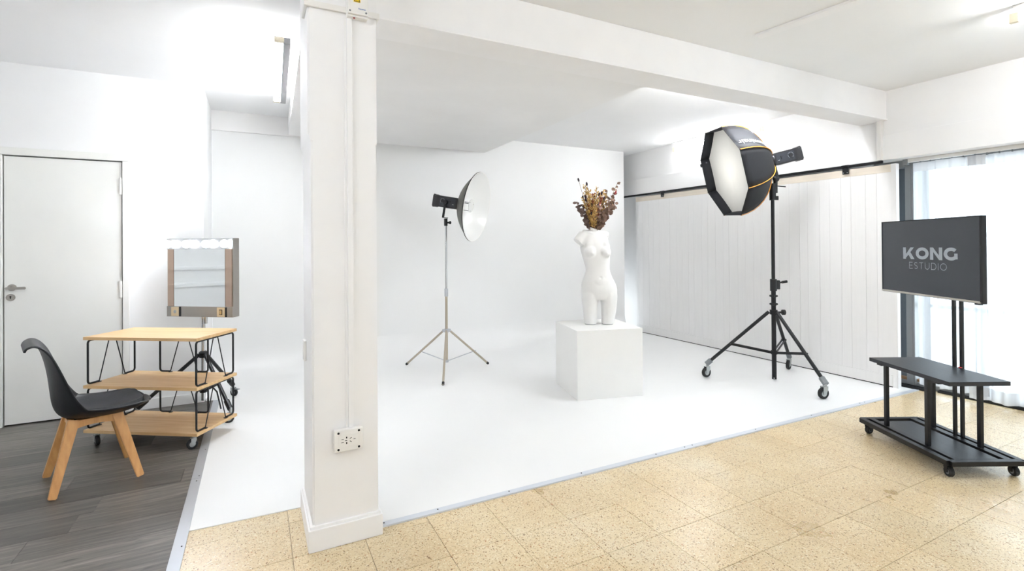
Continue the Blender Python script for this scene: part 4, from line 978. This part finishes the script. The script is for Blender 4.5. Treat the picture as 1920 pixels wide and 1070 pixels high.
def put_text(kp, flip):
    for v in me.vertices:
        u = (v.co.x / wx + 0.5); t = 0.70 - 0.63 * u; s = 0.74 + flip * v.co.y * (0.085 / (orr(t) * 0.765)) * 1.0
        p, q = opt(kp, t, 0.0), opt(kp + 1, t, 0.0); m_ = (p + q) / 2
        v.co = p.lerp(q, s) + V((0, m_.y, m_.z)).normalized() * 0.006
TEXT_PANEL, TEXT_FLIP = 6, 1
put_text(TEXT_PANEL, TEXT_FLIP)
link('lettering', me, TEXTG, sb, 'pale grey lettering')
lp = OC + on * (ODEP + 0.045)
st2, R2 = strobe('studio_flash', 'black studio flash head holding the octagonal softbox', tuple(lp), -on)
ml = bpy.data.lights.new('modelling_lamp', 'POINT'); ml.energy = 2.3; ml.shadow_soft_size = 0.04; ml.color = (1.0, 0.97, 0.9)
mo = bpy.data.objects.new('modelling_lamp', ml); C.objects.link(mo); mo.parent = st2; mo.location = (0.10, 0, 0)
pv = R2.inverted() @ (op + kx * 0.03 + V((0, 0, 2.04)) - lp)
b = B(); bar(b, (pv.x, 0.0, -0.058), (pv.x, 0.0, pv.z - 0.02), 0.05, 0.035, up=(1, 0, 0), bev=0.004); obj('tilt_bracket', b, BLK, st2)

# ------------------------------------------------------------------ television trolley
ax_, nx_ = V((0.4528, 0.8916, 0)), V((-0.8916, 0.4528, 0))
tcn = V((3.916, 1.642, 0)); ta = math.atan2(ax_.y, ax_.x)       # local x = along the trolley, y = towards the studio (nx)
tv = thing('television_trolley', 'black metal trolley with two shelves carrying the television', 'trolley', tuple(tcn), ta)
BL, BW = 0.72, 0.42
b = B()
for s in (-1, 1):
    box(b, -BL / 2, BL / 2, s * BW / 2 - 0.018, s * BW / 2 + 0.018, 0.072, 0.102, 0.002); box(b, s * BL / 2 - 0.018, s * BL / 2 + 0.018, -BW / 2, BW / 2, 0.073, 0.101, 0.002)
obj('base_frame', b, BLK, tv)
SHELFM = wood('black_ash_board', (20, 22, 28), (30, 33, 41), 60, 0)
b = B(); box(b, -0.335, 0.30, -0.10, 0.150, 0.080, 0.0985, 0.002); obj('lower_shelf', b, SHELFM, tv)
b = B(); box(b, -0.352, 0.292, -0.161, 0.200, 0.528, 0.553, 0.002); obj('shelf', b, SHELFM, tv)
b = B()
for x in (-0.24, 0.22): box(b, x - 0.02, x + 0.02, -0.15, 0.185, 0.514, 0.529, 0.002)
obj('shelf_bearer', b, BLK, tv)
for x, y in ((-0.135, 0.145), (0.205, 0.145), (0.172, -0.150), (-0.172, -0.150)):
    b = B(); box(b, x - 0.012, x + 0.012, y - 0.011, y + 0.011, 0.095, 0.528, 0.002); obj('leg', b, BLK, tv)
b = B(); box(b, -0.35, 0.35, 0.128, 0.165, 0.082, 0.101, 0.002); box(b, -0.35, 0.35, -0.172, -0.128, 0.082, 0.101, 0.002); obj('base_rail', b, BLK, tv)
for x in (-0.027, 0.027):
    b = B(); box(b, x - 0.0085, x + 0.0085, -0.181, -0.163, 0.10, 1.40, 0.002); obj('upright', b, BLK, tv)
b = B(); sph(b, (-0.030, -0.158, 0.556), 0.010, (1.2, 1, 0.5)); obj('cap', b, RED, tv, 'small red plug at the upright')
b = B(); box(b, -0.05, 0.30, -0.166, -0.146, 1.10, 1.14, 0.002); box(b, -0.05, 0.30, -0.166, -0.146, 1.34, 1.38, 0.002); obj('mount_bracket', b, BLK, tv)
for sx in (-1, 1):
    for sy in (-1, 1): caster(tv, (sx * (BL / 2 - 0.035), sy * (BW / 2 - 0.02), 0), 0.030, 0.024, top=0.073, rz=0.9 + sx, fork=BLK, hubm=GREYP)
# television
tL, tR = V((4.297, 2.115, 0)), V((3.837, 1.358, 0))
td = (tR - tL); TWd = td.length; td.normalize(); tn = V((-td.y, td.x, 0)); 
if tn.dot(nx_) < 0: tn = -tn
Rt = M((td, -tn, V((0, 0, 1)))).transposed()
tvv = thing('television', 'flat black television showing a studio name on a dark screen', 'television', tuple((tL + tR) / 2 + V((0, 0, 0.995))), rot=Rt)
h2 = TWd / 2; TH = 0.530
b = B(); box(b, -h2, h2, 0.004, 0.03, 0, TH, 0.003); box(b, -h2 + 0.1, h2 - 0.1, 0.028, 0.062, 0.04, TH - 0.16, 0.008); obj('case', b, BLKP, tvv)
b = B(); box(b, -h2, -h2 + 0.008, -0.001, 0.006, 0.012, TH); box(b, h2 - 0.012, h2, -0.001, 0.006, 0.012, TH); box(b, -h2, h2, -0.001, 0.006, TH - 0.006, TH); obj('bezel', b, BLK, tvv)
b = B(); box(b, -h2, h2 - 0.012, -0.003, 0.006, 0.003, 0.016, 0.001); obj('lower_trim', b, mat('silver_trim', (190, 186, 178), 0.35, 0.2), tvv, 'silver strip along the bottom')
b = B(); box(b, -h2 + 0.006, h2 - 0.010, 0.0008, 0.006, 0.012, TH - 0.005); scn = obj('screen', b, SCREEN, tvv)
b = B(); box(b, h2 - 0.06, h2 - 0.03, 0.006, 0.03, -0.008, 0.002); obj('sensor', b, BLKP, tvv)
def ribbon(bm, pts, w_, closed=False, y=-0.0003):
    pts = [V((p[0], 0, p[1])) for p in pts]; n = len(pts); A = []
    for k in range(n):
        a = pts[(k - 1) % n] if (closed or k > 0) else pts[k]; c = pts[(k + 1) % n] if (closed or k < n - 1) else pts[k]
        t = (c - a).normalized(); nn = V((-t.z, 0, t.x)); A.append((bm.verts.new(pts[k] + nn * w_ / 2 + V((0, y, 0))), bm.verts.new(pts[k] - nn * w_ / 2 + V((0, y, 0)))))
    for k in range(n if closed else n - 1):
        p, q = A[k], A[(k + 1) % n]; bm.faces.new((p[0], q[0], q[1], p[1]))
def arc(cx, cz, rx, rz_, a0, a1, n=28): return [(cx + rx * math.cos(math.radians(a0 + (a1 - a0) * k / n)), cz + rz_ * math.sin(math.radians(a0 + (a1 - a0) * k / n))) for k in range(n + 1)]
def glyphs(bm, ch, x, z, H, w_):
    h = w_ / 2; R_ = H / 2 - h
    L = lambda *p: ribbon(bm, [(x + a, z + c) for a, c in p], w_)
    if ch == 'K':
        W = H * 0.98; L((h, 0), (h, H)); prism_poly(bm, [(x + w_ * 0.7, z + H * 0.30), (x + W * 0.66, z + H), (x + W * 0.98, z + H), (x + w_ * 0.95, z + H * 0.08)]); prism_poly(bm, [(x + W * 0.36, z + H * 0.56), (x + W * 0.62, z + H * 0.66), (x + W * 1.02, z), (x + W * 0.70, z)]); return W * 1.02
    if ch == 'O': ribbon(bm, arc(x + H * 0.53, z + H / 2, H * 0.53 - h, R_, 0, 360, 36)[:-1], w_, True); return H * 1.06
    if ch == 'N':
        W = H * 0.94; L((h, 0), (h, H)); L((W - h, 0), (W - h, H)); prism_poly(bm, [(x, z + H), (x + w_ * 0.95, z + H), (x + W, z), (x + W - w_ * 0.95, z)]); return W
    if ch == 'G':
        ribbon(bm, [(x + H * 0.53 + (H * 0.53 - h) * math.cos(math.radians(a)), z + H / 2 + R_ * math.sin(math.radians(a))) for a in range(42, 322, 8)], w_); W = H * 0.98
        ribbon(bm, [(x + W - h * 0.9, z + H * 0.10), (x + W - h * 0.9, z + H * 0.54)], w_ * 0.9); return W
    if ch == 'E': W = H * 0.66; L((h, 0), (h, H)); L((0, h), (W, h)); L((0, H - h), (W, H - h)); L((0, H * 0.52), (W * 0.9, H * 0.52)); return W
    if ch == 'S':
        W = H * 0.66; p = arc(x + W / 2, z + H * 0.745, W / 2 - h, H * 0.245 - h, 40, 265, 16) + arc(x + W / 2, z + H * 0.255, W / 2 - h, H * 0.255 - h, 90, -140, 16); ribbon(bm, p, w_); return W
    if ch == 'T': W = H * 0.74; L((0, H - h), (W, H - h)); L((W / 2, 0), (W / 2, H)); return W
    if ch == 'U': W = H * 0.80; ribbon(bm, [(x + h, z + H)] + arc(x + W / 2, z + W / 2, W / 2 - h, W / 2 - h, 180, 360, 16) + [(x + W - h, z + H)], w_); return W
    if ch == 'D': W = H * 0.88; L((h, 0), (h, H)); ribbon(bm, [(x, z + H - h), (x + W * 0.45, z + H - h)] + arc(x + W * 0.45, z + H / 2, W * 0.55 - h, R_, 88, -88, 18) + [(x + W * 0.45, z + h), (x, z + h)], w_); return W
    if ch == 'I': L((h, 0), (h, H)); return w_
def prism_poly(bm, pts, y=-0.0004): bm.faces.new([bm.verts.new((a, y, c)) for a, c in pts])
def word(s, x, z, H, w_, gap, name, sx=1.0):
    bm = B(); xa = x
    for c_ in s: x += glyphs(bm, c_, x, z, H, w_) + gap
    for v in bm.verts: v.co.x = xa + (v.co.x - xa) * sx
    o = obj(name, bm, SCRTXT, scn, None, 180, norm=False); o.location = (0, 0, 0); return x
# widths measured on the screen: KONG about 0.19..0.80 of the width
x0 = -h2 + 0.245
word('KONG', x0 - 0.014, 0.254, 0.083, 0.0215, 0.008, 'lettering', 1.36)
word('ESTUDIO', x0 + 0.046, 0.187, 0.046, 0.0034, 0.0130, 'lettering', 1.11)
